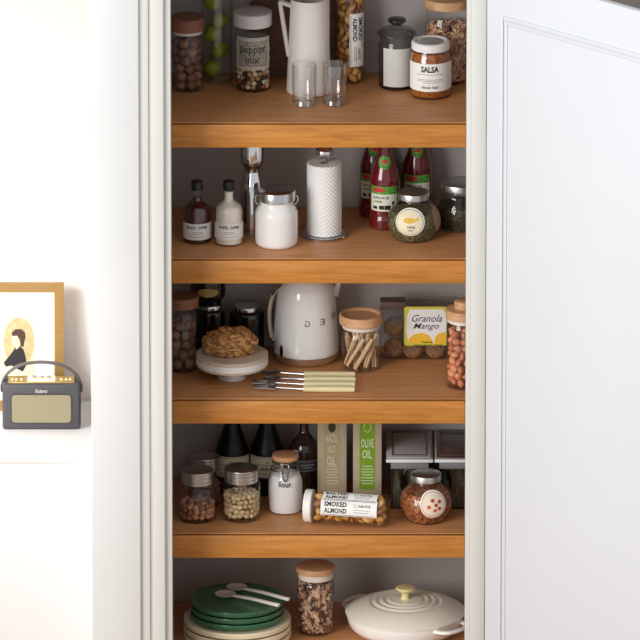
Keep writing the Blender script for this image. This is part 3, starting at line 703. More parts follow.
# the jar's second sticker, on its right flank
f2 = on_ball(rfun(pr), H*.52, R(78))
patch('side_sticker', f2, 26*u, 27*u, M('kraft_sticker', (168, 140, 112), .6), t, .0010, round_=1)
t, sp, pr, H, e = ball_jar(2, 461, 233.5, 20, 25.5, 175.5, 20, 'spice_jar', 'dark herb jar with steel lid at the right end of the second shelf'); u = sp.u
heap(pr, H*.6, 'dried_herbs', speckle(M('dark_herb', (84, 76, 48), .8), 330, ((50, 44, 30), (84, 74, 50), (36, 32, 22), (66, 58, 40), (100, 90, 64))), 2000, .006, 'dark crushed herbs in the steel-lidded jar at right end', 'herbs', sp.p)

# ================================================================== THIRD SHELF
t, sp, pr = glass_jar('storage_jar', 'tall glass jar of walnuts with pink-brown wooden lid, left end of middle shelf', 'jar', 3, 183, 374, 15, (316, 15), (312, 13.8), 309)
u = sp.u; zt = sp.zb(290, 16); disc_lid('lid', t, 16, sp.zf(311, 16), zt, u, LIDD, 1.2)
scatter('walnut', [nut_mesh('walnut', 5.6*u, 5.4*u, 6.2*u, .25, 5 + i) for i in range(2)], [M('walnut_shell', (150, 116, 92), .65, var=.25, vs=260), M('walnut_shell_dark', (128, 96, 76), .65, var=.25, vs=260)],
        rings(13.9*u, 5.7*u, 2.2*u, sp.zs(317)*u), sp.p, 'whole walnut inside the tall jar at left of the middle shelf', 'walnut', 'walnuts in the middle shelf jar')
DARKG = M('dark_jar_glass', (20, 18, 20), .08, coat=.5, var=.1)
def black_jar(cx, pc, r, top, lab, z0=None, lidc=STEEL, rl=11.5):
    sp = Spot(3, cx, pc=pc, z0=z0); u = sp.u; t = thing('preserve_jar', lab, 'jar', sp.p); zt = sp.zs(top)
    pr = pxl(curve([(0, 0), (r-1.5, 0), (r, 1.5), (r, zt*.5), (r, zt-9), (r-1.4, zt-5.5), (rl, zt-4.2)], 5), u); lathe('body', pr + [(0, (zt-4.2)*u)], DARKG, t)
    disc_lid('lid', t, rl+.3, zt-4.6, zt, u, lidc, .5); return t, sp, pr, zt*u
t, sp, pr, zt1 = black_jar(210.5, 357, 14.5, 303.5, 'black preserve jar with silver lid rim, under a second black jar')
black_jar(247, 356, 17.3, 305, 'black preserve jar with silver lid standing behind the bread', None, STEEL, 12.5)
z2 = SHELF[3] + zt1; q = Vector((sp.p.x - .006, sp.p.y, z2)); 
t2 = thing('preserve_jar', 'dark jar with gold label stacked on the black preserve jar', 'jar', q); u = sp.u
pr = pxl(curve([(0, 0), (12, 0), (13, 1), (14, 6), (17.2, 10), (17.5, 22), (17.3, 27), (14, 31), (12, 33)], 4), u); lathe('body', pr + [(0, 33*u)], DARKG, t2)
disc_lid('lid', t2, 13, 33.1, 40, u, BLACKP, .6)
f = on_round(rfun(pr), 16.5*u); patch('gold_label', f, 22*u, 9*u, M('gold_label', (176, 146, 76), .5, var=.35, vs=160), t2, .0008, round_=1)
# cake stand and loaf
sp = Spot(3, 232, pc=377.5); u = sp.u; t = thing('cake_stand', 'white and beige banded cake stand holding a loaf', 'cake stand', sp.p); g = sp.zs
BEI = M('beige_stoneware', (206, 190, 170), .6, var=.04); WST = M('white_stoneware', (236, 232, 226), .45, var=.02)
z0 = sp.zf(377, 36)
zt = sp.zf(365, 36)
lathe('foot', pxl(curve([(0, 0), (13, 0), (13.5, .8), (12, 2), (11, 3.5), (11.5, z0-.5), (14, z0)], 4) + [(0, z0)], u), WST, t)
lathe('lower_band', pxl([(0, z0), (33, z0), (35.2, z0+1), (35.6, z0+3.4), (0, z0+3.4)], u), BEI, t)
lathe('white_band', pxl([(0, z0+3.4), (36.2, z0+3.5), (36.3, z0+9.6), (0, z0+9.7)], u), WST, t)
lathe('top_plate', pxl([(0, z0+9.7), (35.9, z0+9.7), (36.1, z0+12.6), (35.5, z0+13.2), (0, z0+13)], u), BEI, t)
bz = (z0+13.1)*u
bm = bmesh.new(); bmesh.ops.create_icosphere(bm, subdivisions=6, radius=1)
for v in bm.verts:
    p = v.co.copy(); d = p.copy()
    k = 1 + .10*noise.noise(d*2.0) + .035*noise.noise(d*6) + .014*noise.noise(d*17)
    s = math.sin(d.x*10 + d.z*7 + d.y*3 + 1.2*noise.noise(d*2.5)); k -= .15*max(0, s)**4
    z = p.z*17.5*k; z = z if z > -10 else -10 + (z+10)*.1
    v.co = Vector((p.x*27.5*k, p.y*20*k, z + 10.6))*u
BREAD = M('bread_crust', (206, 152, 92), .7, var=.35, vs=70, bump=.35, bs=320, rgb2=(92, 54, 28), detail=8, stretch=(1, .6, 2.2))
o = fin('bread_loaf', bm, BREAD, None, sp.p + Vector((-2*u, 0, bz + .0003))); tag(o, 'crusty golden brown bread loaf on the cake stand', 'bread')
# kettle
sp = Spot(3, 306, pc=358.3); u = sp.u; g = sp.zs
kt = thing('kettle', 'glossy white retro electric kettle with chrome base and handle', 'kettle', sp.p)
ENA = M('white_enamel', (244, 243, 240), .12, var=.005, coat=.5)
lathe('base', pxl([(0, 0), (27, 0), (29.5, .8), (31.4, 3), (32.8, 7), (33, 9.4), (0, 9.4)], u), M('satin_chrome', (228, 228, 230), .3, 1, var=.0), kt)
kp = curve([(32.6, 9.4), (33, 11.4), (32.8, 22), (31.5, 45), (29.3, 66), (26.5, 78), (20, 87), (12, 90.5)], 5); kpm = pxl(kp, u)
lathe('body', kpm, ENA, kt)
lathe('lid', pxl(curve([(12.4, 90.4), (9, 92), (0, 93)], 4), u), ENA, kt); lathe('lid_knob', pxl(curve([(0, 92), (3, 92.6), (4.4, 95), (3, 97.4), (0, 98)], 4), u), CHROME, kt, 24)
hp = curve([(-17, 82), (-22, 80.5), (-28.5, 75), (-34, 65), (-36.4, 52), (-36.2, 38), (-34, 24), (-32, 22)], 6)
tube('handle', [(x*u, -3*u, z*u) for x, z in hp], 2.4*u, CHROME, kt, 14, 2.2)
tube('handle_inlay', [((x-.6)*u, -6.4*u, z*u) for x, z in hp[16:-6]], 1.5*u, M('cream_inlay', (226, 208, 170), .4), kt, 10, 1.6)
fk = on_round(rfun(kpm), 12*u, R(-48)); patch('water_gauge', fk, 5*u, 13*u, M('gauge_dark', (40, 38, 40), .15), kt, .0010, round_=1, vc=3*u)
kz = 47*u
CHI = M('chrome_letters', (96, 94, 94), .3, .6)
fk = on_round(rfun(kpm), kz, 0)
vs_l = [('G', 1.6*u, -.5*u, 5.4*u, 6.2*u, .0, 0, 1), ('E', 17*u, 0.3*u, 5.4*u, 6.2*u, .0, 0, 1), ('M', 34*u, 3*u, 6.4*u, 6.2*u, .0, 0, 1), ('S', -14*u, 0, 0.001, 6*u, 0, 0, 1)][:3]
text(vs_l, fk, CHI, kt, .0008)
tube('spout', [((27 + 2*i)*u, 6*u, (66 + 4*i)*u) for i in range(4)], [6*u, 5*u, 3.6*u, 2.2*u], ENA, kt, 14)
# cutlery
CRH = M('cream_handle', (226, 214, 168), .35, var=.02)
def cutlery(kind, hx0, hx1, hy, head, label, dz):
    zz = SHELF[3]; A = PZ(hx1, hy, zz + .0086); B = PZ(hx0, hy - .4, zz + .0086); C_ = PZ(head[0], head[1], zz + .004); u = unit(A)
    t = thing(kind, label, 'cutlery', A); B = B - A; C = C_ - A; A = Vector((0, 0, 0)); up = Vector((0, 0, 1))
    tube('handle', [A, A.lerp(B, .04), A.lerp(B, .5), B], [2.7*u, 3.0*u, 3.05*u, 2.8*u], CRH, t, 14)
    dirv = (C - B).normalized(); n1 = B + dirv*(C - B).length*.62
    tube('neck', [B - dirv*.002, B + dirv*.003, B.lerp(n1, .5) + Vector((0, 0, .001)), n1 + Vector((0, 0, .0016)), n1 + dirv*.006], [1.4*u, 1.2*u, 1.05*u, 1.1*u, 1.4*u], STEEL, t, 10)
    side = dirv.cross(up).normalized(); L = (C - n1).length*1.35; vs, fs = [], []
    if kind == 'spoon':
        nL, nW = 14, 8
        for q in (0, 1):
            for i in range(nL + 1):
                s = i/nL; wd = 7*u*max(.05, math.sin(math.pi*min(1, s*.94 + .06)))**.7
                for j in range(nW + 1):
                    v = j/nW*2 - 1
                    dep = -.0032*(1 - v*v)*math.sin(math.pi*s)
                    vs.append(n1 + dirv*L*s + side*wd*v + up*(.0035 + dep - .0009*q))
        M_ = (nL + 1)*(nW + 1)
        for i in range(nL):
            for j in range(nW):
                a = i*(nW+1)+j; fs.append((a, a+1, a+nW+2, a+nW+1)); fs.append((M_+a+nW+1, M_+a+nW+2, M_+a+1, M_+a))
        rim = [i*(nW+1) for i in range(nL+1)] + [nL*(nW+1)+j for j in range(1, nW+1)] + [i*(nW+1)+nW for i in range(nL-1, -1, -1)] + [j for j in range(nW-1, 0, -1)]
        for a, b in zip(rim, rim[1:] + rim[:1]): fs.append((a, b, M_+b, M_+a))
        link('bowl', mesh('bowl', vs, fs, ang=60), STEEL, t)
    else:
        bm = bmesh.new(); rot = Matrix(((dirv.x, side.x, 0), (dirv.y, side.y, 0), (0, 0, 1))).to_4x4(); rot.translation = n1
        boxbm(bm, (L*.16, 0, .0015), (L*.36, 11.5*u, .0034), .0008, 1, rot)
        for q in (-1.5, -.5, .5, 1.5): boxbm(bm, (L*.66, q*3*u, .0014), (L*.68, 2.1*u, .0032), .0008, 1, rot)
        fin('tines', bm, STEEL, t)
cutlery('spoon', 304, 355, 374.6, (266, 372.5), 'rearmost cream-handled spoon of the cutlery row before the kettle', 0)
cutlery('spoon', 304, 355.5, 379.6, (267, 378.6), 'second cream-handled spoon from the back of the cutlery row', 0)
cutlery('fork', 303.5, 355, 384.6, (258, 382.6), 'cream-handled fork, third from the back of the cutlery row', 0)
cutlery('fork', 303, 354.5, 389.4, (259, 387.5), 'foremost cream-handled fork of the cutlery row', 0)
# peg jar
t, sp, pr = glass_jar('storage_jar', 'glass jar of wooden clothes pegs with thick wooden lid', 'jar', 3, 361, 373.5, 19.5, (334, 19.5), (330, 18), 325)
u = sp.u; zt = sp.zb(306.5, 21.5)
lathe('lid', pxl([(0, sp.zs(323)), (20.5, sp.zs(323)), (21.8, sp.zs(322)), (22, zt-2), (21.4, zt-.5), (20.5, zt), (18.5, zt-.4), (16.8, zt-2.6), (0, zt-3)], u), LIDW, t)
disc_lid('seal', t, 18.8, sp.zs(327), sp.zs(323.1), u, RUBBER, .6)
bm = bmesh.new(); LQ = 36*u
for v, f_ in [lathe_data(pxl([(0, 0), (1.9, .2), (2.3, 1.7), (1.8, 3.4), (2.3, 5), (2.5, 12), (2.1, 13)], u), 12)]:
    bvs = [bm.verts.new((x, y, LQ - z)) for x, y, z in v]
    for q in f_: bm.faces.new([bvs[i] for i in q])
for s in (-1, 1): boxbm(bm, (s*1.35*u, 0, (LQ - 12.5*u)/2 + .0), (1.7*u, 3.2*u, LQ - 12.5*u), .5*u, 1)
pm = bpy.data.meshes.new('clothes_peg'); bmesh.ops.recalc_face_normals(bm, faces=bm.faces[:]); bm.to_mesh(pm); bm.free(); pm.polygons.foreach_set('use_smooth', [True]*len(pm.polygons)); pm.set_sharp_from_angle(angle=R(40))
pm.materials.append(wood('peg_beech', (206, 170, 128), (232, 202, 160), 'Z', 8, .6))
for i in range(13):
    ro, n_, tw = (15.2, 9, 1.25) if i < 9 else (7.2, 4, -1.1)
    a = 2*math.pi*(i + (.5 if i >= 9 else .2))/n_ + .06*math.sin(i*5); b = a + tw; r0 = r1 = ro*u
    A = Vector((r0*math.cos(a), r0*math.sin(a), (3.6 + 1.2*math.sin(i*3))*u)); B = Vector((r1*math.cos(b), r1*math.sin(b), (30 + A.z/u)*u)); d = (B - A).normalized()
    o = bpy.data.objects.new('clothes_peg', pm); COL.objects.link(o); o.rotation_euler = d.to_track_quat('Z', 'Y').to_euler(); o.location = sp.p + A
    tag(o, 'pale wooden clothes peg inside the wooden-lidded glass jar', 'peg', 'clothes pegs in the jar')
# biscuit bag
p = PZ(419, 361, SHELF[3]); u = unit(p); bag = thing('biscuit_bag', 'clear bag of biscuits with yellow and white label at the back', 'bag', p)
bw, bh, bd = 78*u, 63*u, 22*u
bm = bmesh.new(); boxbm(bm, (0, bd/2, bh*.46), (bw, bd, bh*.9), 5*u, 3)
fin('clear_film', bm, FILM, bag)
box('seal_strip', -bw/2, bw/2, bd*.5 - .001, bd*.5 + .001, bh*.9, bh*1.02, FILM, bag)
box('brown_flap', -bw/2 + .001, -bw/2 + 25*u, -.0008, bd*.7, bh*.86, bh*.985, M('brown_flap', (92, 70, 66), .5), bag, .001)
f = on_flat((0, -.0012, 0), (1, 0, 0), (0, 0, 1)); Vz = lambda py: (361 - py)/CT*u; Ux = lambda px: (px - 419)*u
lb = prism('card_label', [(a + Ux(425.5), b + (Vz(306.5)+Vz(345.5))/2) for a, b in rrect(43*u, Vz(306.5)-Vz(345.5), 3*u)], .0006, M('label_lemon', (214, 200, 70), .5, var=.05), bag, f)
def lab(name, pts, mat, e): return prism(name, [(Ux(a), Vz(b)) for a, b in pts], .0003, mat, lb, f, e)
lab('label_white', [(410, 309), (443, 309), (446, 314), (446.5, 340), (445, 344), (408, 342), (406, 330), (406.5, 316)], PAPER, .0008)
ORG = M('label_orange', (236, 168, 50), .6, var=.2, vs=200, rgb2=(228, 196, 40))
lab('label_fruit', [(408, 342), (409, 338), (414, 334), (422, 332.5), (429, 335), (432, 340), (433, 344)], ORG, .0012)
lab('label_fruit', [(434, 344), (435, 337), (439, 333), (446, 331.5), (446.4, 344)], ORG, .0012)
text([('Granola', Ux(427), Vz(318), 30*u, 7.5*u, .004, .4), ('Mango', Ux(426), Vz(326.5), 26*u, 8*u, .004, .4)], f, M('violet_ink', (58, 48, 96), .6), lb, .0016)
text([('PREMIUM', Ux(427), Vz(342), 11*u, 2*u, .02), ('DRIED FRUIT CRISPS', Ux(428), Vz(345.2), 30*u, 2.2*u, .02)], f, M('olive_ink', (70, 80, 30), .6), lb, .0016, 'small_print')
COOK = M('biscuit', (168, 124, 84), .8, var=.35, vs=180, bump=.5, rgb2=(96, 64, 44), detail=5)
cm = None
for i, (x, py) in enumerate(((393.5, 349.5), (393.5, 328), (436, 352), (413, 353), (450, 333))):
    if cm is None:
        vs, fs = lathe_data(pxl(curve([(0, -4), (7, -4), (9.8, -1.5), (9.6, 1.5), (6.5, 4), (3, 4.4), (0, 3.6)], 4), u), 28)
        cm = mesh('biscuit', [(Vector((v[0], v[1], v[2]*.8))*(1 + .06*noise.noise(Vector(v)*200))) for v in vs], fs); cm.materials.append(COOK)
    o = bpy.data.objects.new('biscuit', cm); COL.objects.link(o); o.location = p + Vector((Ux(x), bd*.36, max(10.2*u, Vz(py) - 1*u))); o.rotation_euler = (R(84), 0, 0)
    tag(o, 'round brown biscuit inside the clear bag with yellow label', 'biscuit', 'biscuits in the clear bag')
# right hand nut jar
t, sp, pr = glass_jar('storage_jar', 'glass jar of orange-brown nuts with knobbed wooden lid at right edge', 'jar', 3, 464, 391, 18, (325, 18), (321, 16), 317)
u = sp.u; lid = disc_lid('lid', t, 18.6, sp.zs(317), sp.zs(308), u, LIDW, 1.5)
disc_lid('seal', t, 17, sp.zs(321), sp.zs(317.1), u, RUBBER, .6); disc_lid('lid_knob', lid, 10, sp.zs(307.9), sp.zs(300), u, LIDW, 2)
scatter('almond', [nut_mesh('almond', 3.9*u, 3.2*u, 4.9*u, .15, 9 + i, .1) for i in range(2)], [M('apricot_nut', (222, 150, 104), .5, var=.15, vs=200), M('apricot_nut_dark', (196, 118, 78), .5, var=.15, vs=200)],
        rings(16.5*u, 4.1*u, 2.2*u, sp.zs(327)*u), sp.p, 'orange-brown nut inside the knobbed wooden-lidded jar at right edge', 'nut', 'nuts in the right edge jar')

# ================================================================== FOURTH SHELF
HZ = [M('hazelnut_shell', (190, 136, 104), .5, var=.2, vs=200), M('hazelnut_dark', (146, 92, 70), .5, var=.2, vs=200)]
def silver_jar(cx, low, r, top, shoulder, lab, pc=None):
    t, sp, pr = glass_jar('storage_jar', lab, 'jar', 4, cx, low, r, (shoulder, r), (shoulder - 3, r - 2), shoulder - 6, pc=pc); u = sp.u
    lr = r - 2.6; zt = sp.zb(top, lr); disc_lid('lid', t, lr + .3, zt - 13.5, zt, u, STEELB, .8, 3); return t, sp, pr
t, sp, pr = silver_jar(197.5, 524.5, 18.6, 464, 487, 'front silver-lidded glass jar one third full of hazelnuts'); u = sp.u
hm = [nut_mesh('hazelnut', 3.1*u, 3.0*u, 3.4*u, .16, i, .14) for i in range(2)]
scatter('hazelnut', hm, HZ, rings(17.7*u, 3.15*u, 2.4*u, sp.zs(497.5)*u, jit=.3, inner=True), sp.p, 'small brown hazelnut inside the front silver-lidded jar', 'hazelnut', 'hazelnuts in the front silver-lidded jar')
t, sp, pr = silver_jar(205, 509, 16.8, 451, 472, 'rear silver-lidded glass jar of dark nuts behind the hazelnut jar'); u = sp.u
scatter('hazelnut', hm, [HZ[1]], rings(15.8*u, 3.2*u, 2.2*u, sp.zs(476)*u), sp.p, 'dark brown nut inside the rear silver-lidded jar', 'nut', 'nuts in the rear silver-lidded jar')
t, sp, pr = silver_jar(241.3, 523.5, 19.3, 462, 483, 'silver-lidded glass jar of pale beans in front of the champagne bottles'); u = sp.u
scatter('bean', [nut_mesh('bean', 2.5*u, 2.3*u, 3.8*u, .35, i) for i in range(2)], [M('pale_bean', (228, 204, 160), .5, var=.15, vs=200), M('pale_bean_green', (206, 180, 134), .5, var=.15, vs=200)],
        rings(17.3*u, 2.75*u, 3.2*u, sp.zs(487)*u, jit=.3), sp.p, 'pale beige bean inside the silver-lidded jar before the bottles', 'bean', 'beans in the silver-lidded jar')
# champagne
BOT = M('bottle_black', (12, 12, 12), .32, var=.1, spec=.3); BLAB = M('aged_label', (222, 216, 186), .6, var=.08, vs=80)
for cx, lab_ in ((232.3, 'left dark champagne bottle with cream label behind the bean jar'), (267.3, 'right dark champagne bottle with cream label behind the flour jar')):
    sp = Spot(4, cx, pc=491); u = sp.u; g = sp.zs; t = thing('wine_bottle', lab_, 'bottle', sp.p, 0, 'champagne bottles')
    pr = [(0, 0), (15.5, 0), (17.2, 1.5), (17.3, 30), (17.2, g(452)), (16, g(447)), (12.5, g(437)), (8.2, g(425)), (6, g(412)), (5.4, g(400)), (5.4, g(397))]
    pr = pxl(pr[:3] + curve(pr[3:], 5), u); lathe('glass_body', pr + [(0, g(397)*u)], BOT, t)
    disc_lid('cork', t, 5.2, g(397)+.1, g(391), u, CORK, 1)
    hh = (g(457) - g(478))*u; f = on_round(rfun(pr), (sp.zf(457, 17) + sp.zf(478, 17))/2*u)
    lb = patch('paper_label', f, 44*u, hh, BLAB, t, .0007, 26)
    text([('BRUT', 3*u, -hh*.08, 18*u, 3.2*u, .03), ('*', 0, hh*.25, 3*u, 3*u, .0)], f, M('sepia_ink', (86, 80, 58), .6), lb)
    multi('small_print', f, [(0, hh*.12, 24*u, .6*u), (0, -hh*.3, 22*u, .6*u), (0, hh*.45, 42*u, .5*u), (0, -hh*.45, 42*u, .5*u)], M('sepia_light', (140, 130, 90), .6), lb)
# rum bottle
sp = Spot(4, 304, pc=495); u = sp.u; g = sp.zs; t = thing('liquor_bottle', 'dark brown liquor bottle with grey band label behind the flour jar', 'bottle', sp.p)
pr = pxl([(0, 0), (13, 0), (14.5, 1.2)] + curve([(14.5, 3), (14.5, g(452)), (13.5, g(445)), (10, g(438)), (6, g(433)), (4.6, g(428)), (4.4, g(415)), (4.4, g(404))], 4), u)
lathe('glass_body', pr + [(0, g(404)*u)], M('rum_glass', (50, 32, 28), .1, coat=.5, var=.2), t); disc_lid('cap', t, 5, g(404)+.1, g(396), u, BLACKP, .8)
f = on_round(rfun(pr), g(461.5)*u); lb = patch('band_label', f, 42*u, 12*u, M('slate_label', (70, 72, 80), .5, var=.2, vs=120), t, .0007, 26)
multi('label_lines', f, [(0, 5*u, 40*u, .6*u), (0, -5*u, 40*u, .6*u), (4*u, 1*u, 14*u, 1*u), (4*u, -1.5*u, 10*u, .8*u)], M('silver_ink', (170, 168, 166), .5), lb)
patch('shoulder_sticker', on_round(rfun(pr), g(449)*u, R(-35)), 6*u, 6*u, M('blush_sticker', (206, 176, 166), .5), t, .0008)
# oil boxes
KRA = M('kraft_card', (186, 170, 144), .75, var=.06, vs=30)
def oilbox(x0, x1, lowpy, lab_, words, panel, pmat, ink, dotm):
    p = PZ((x0+x1)/2, lowpy, SHELF[4]); u = unit(p); w_ = (x1-x0)*u; h = 108*u
    t = thing('oil_carton', lab_, 'carton', p)
    box('carton', -w_/2, w_/2, 0, w_*.8, 0, h, KRA, t, .0012)
    f = on_flat((0, 0, 0), (1, 0, 0), (0, 0, 1)); Vz = lambda py: (lowpy - py)/CT*u
    pl = prism('printed_panel', [(a, b + (Vz(405)+Vz(489.5))/2) for a, b in rrect(panel*u, Vz(405)-Vz(489.5), 1.5*u)], .0004, pmat, t, f)
    text([(s, du*u, Vz(py), ww*u, hh*u, .006) for s, du, py, ww, hh in words], f, ink, pl, .0009)
    multi('small_print', f, [(0, Vz(466 + 2.9*i), panel*.84*u*(1 if i % 3 else .8), .7*u) for i in range(7)], ink, pl, .0009)
    patch('emblem', f, 7.6*u, 11*u, dotm, pl, .0009, vc=Vz(427), round_=1)
    return t, f, Vz, u, pl
IVO = M('ivory_ink', (226, 214, 184), .6)
oilbox(317.5, 346.5, 503, 'kraft hazelnut oil carton standing at the back, left of the pair', (('HAZEL', 0, 438, 12.5, 8.2), ('NUT', -.5, 449, 8, 7.6), ('OIL', -.8, 460.5, 8.5, 9)), 15.5, M('beige_panel', (176, 158, 122), .7, var=.04), IVO, M('nut_emblem', (58, 46, 36), .6))
t, f, Vz, u, pl = oilbox(353, 381.5, 503, 'kraft olive oil carton with bright green panel', (('OLIVE', 0, 443, 12.5, 9), ('OIL', -.3, 454, 9.5, 9)), 15.5, M('green_panel', (124, 160, 26), .6, var=.05), M('pale_green_ink', (232, 240, 200), .6), M('olive_ring', (214, 224, 170), .6))
patch('emblem_centre', f, 6.2*u, 9.4*u, MATS['green_panel'], pl, .0012, vc=Vz(427), round_=1)
# flour jar
sp = Spot(4, 285.5, low=515, r=16); u = sp.u; g = sp.zs
t = thing('flour_jar', 'clip-top glass flour jar with cork lid, full of white flour', 'jar', sp.p)
pr = pxl([(0, 0), (14.5, 0), (16.4, 1.2)] + curve([(17, 4), (17.4, 12), (17.4, g(484)), (16.8, g(478)), (14.5, g(472)), (13.6, g(468)), (13.4, g(461))], 5), u); lathe('glass_body', pr, GLASS, t)
fl_ = [(0, .0035)] + [(max(0, r - .0012), max(z, .0035)) for r, z in pr[2:] if z < g(472)*u]; rt = fl_[-1][0]
o = lathe('flour', fl_ + [(rt*.6, g(470.5)*u), (0, g(470)*u)], M('flour_white', (240, 238, 236), .95, var=.02, bump=.2), None, 48, sp.p); tag(o, 'white flour filling the clip-top jar lettered in black', 'flour', None, 'stuff')
zt = sp.zb(449.5, 13.3); disc_lid('lid', t, 13.3, sp.zs(458.4), zt, u, CORK, 1)
lathe('seal', pxl([(0, g(461)), (13.6, g(461)), (13.9, g(460.5)), (13.6, g(459.2)), (0, g(459.2))], u), glass('lid_glass', (225, 225, 225), (130, 130, 130)), t)
tube('wire_ring', [(14.3*math.cos(R(a))*u, 14.3*math.sin(R(a))*u, g(468)*u) for a in range(0, 361, 12)], .55*u, STEEL, t, 8)
tube('clip_bail', [(x*u, y*u, z*u) for x, y, z in curve([(-3.2, -14.6, g(468)), (-3.4, -15.6, g(463)), (-2.4, -14.6, g(460)), (2.4, -14.6, g(460)), (3.4, -15.6, g(463)), (3.2, -14.6, g(468))], 4)], .6*u, STEEL, t, 8)
tube('clip_lever', [(x*u, y*u, z*u) for x, y, z in curve([(-2.8, -15.2, g(466)), (-2.4, -17.6, g(472)), (0, -18.6, g(475.5)), (2.4, -17.6, g(472)), (2.8, -15.2, g(466))], 4)], .7*u, M('dark_clip', (90, 88, 86), .3, .9), t, 8)
f = on_round(rfun(pr), sp.zf(484.5, 17.4)*u); text([('flour.', 0, 0, 14*u, 6*u, .012)], f, INK, t, .0008)
# nut tube lying on its side
u = unit(PZ(346, 510, SHELF[4])); rr = 16.3
A = PZ(388, 526.5, SHELF[4]); B = PZ(303, 521, SHELF[4]); d = (B - A); d.z = 0; d.normalize(); Lp = 76
zax = d; xax = Vector((0, 0, 1)).cross(zax).normalized(); yax = zax.cross(xax)
mt_ = Matrix((xax, yax, zax)).transposed().to_4x4(); A.z = SHELF[4] + (rr+.35)*u
t = nut_tube('clear nut tube lying on its side with white cap and two labels', A, mt_, u, rr, Lp, None, 2, '', '', True)
# labels face the viewer; local y is up, local -x/-? found from the axes
front = Vector((0, -1, 0)); a_front = math.atan2(mt_.to_3x3().transposed() @ front @ Vector((0, 1, 0)), mt_.to_3x3().transposed() @ front @ Vector((1, 0, 0)))
def tube_map(angc, zc):
    def f(uu, vv, e):      # uu along the tube towards the right of the picture, vv upwards
        a = angc + SGN*vv/(rr*u); r = rr*u + e; return Vector((r*math.cos(a), r*math.sin(a), zc - uu))
    return f
a_up = math.atan2((mt_.to_3x3().transposed() @ Vector((0, 0, 1))).y, (mt_.to_3x3().transposed() @ Vector((0, 0, 1))).x)
dlt = (a_up - a_front + math.pi) % (2*math.pi) - math.pi; SGN = 1 if dlt > 0 else -1
for (el, hh, words, wl) in ((19, 16.5, (('SMOKED', 'ALMOND')), 57), (66, 12, (('SALTED', 'ALMOND')), 55)):
    f0 = tube_map(a_front + SGN*R(el), 37*u)
    lb = patch('paper_label', f0, wl*u, hh*u, PAPER, t, .0008, 4, 10)
    multi('label_border', f0, [(0, (hh/2-1)*u, (wl-3)*u, .5*u), (0, -(hh/2-1)*u, (wl-3)*u, .5*u), (-(wl/2-1.5)*u, 0, .5*u, (hh-2)*u), ((wl/2-1.5)*u, 0, .5*u, (hh-2)*u), (2*u, 0, .5*u, (hh-2)*u)], M('rule_ink', (60, 58, 60), .6), lb, .0011)
    text([(words[0], -13.5*u, hh*.2*u, 23*u, hh*.3*u, .04), (words[1], -13.5*u, -hh*.19*u, 23*u, hh*.3*u, .04), ('NUTS', 16*u, hh*.15*u, 12*u, 2.4*u, .03)], f0, INK, lb, .0012)
    multi('small_print', f0, [(6.5*u, hh*.22*u, 5*u, .5*u), (6.5*u, hh*.08*u, 5*u, .5*u), (13*u, -hh*.1*u, 17*u, .5*u), (12*u, -hh*.24*u, 15*u, .5*u)], GREYINK, lb, .0012)
scatter('almond', alm_me, ALM, rings(14.8*u, 4.0*u, 3.5*u, 74*u, lay=1.7), A, 'golden nut inside the nut tube lying on its side', 'nut', 'nuts in the lying tube', mt_.to_3x3(), .9)
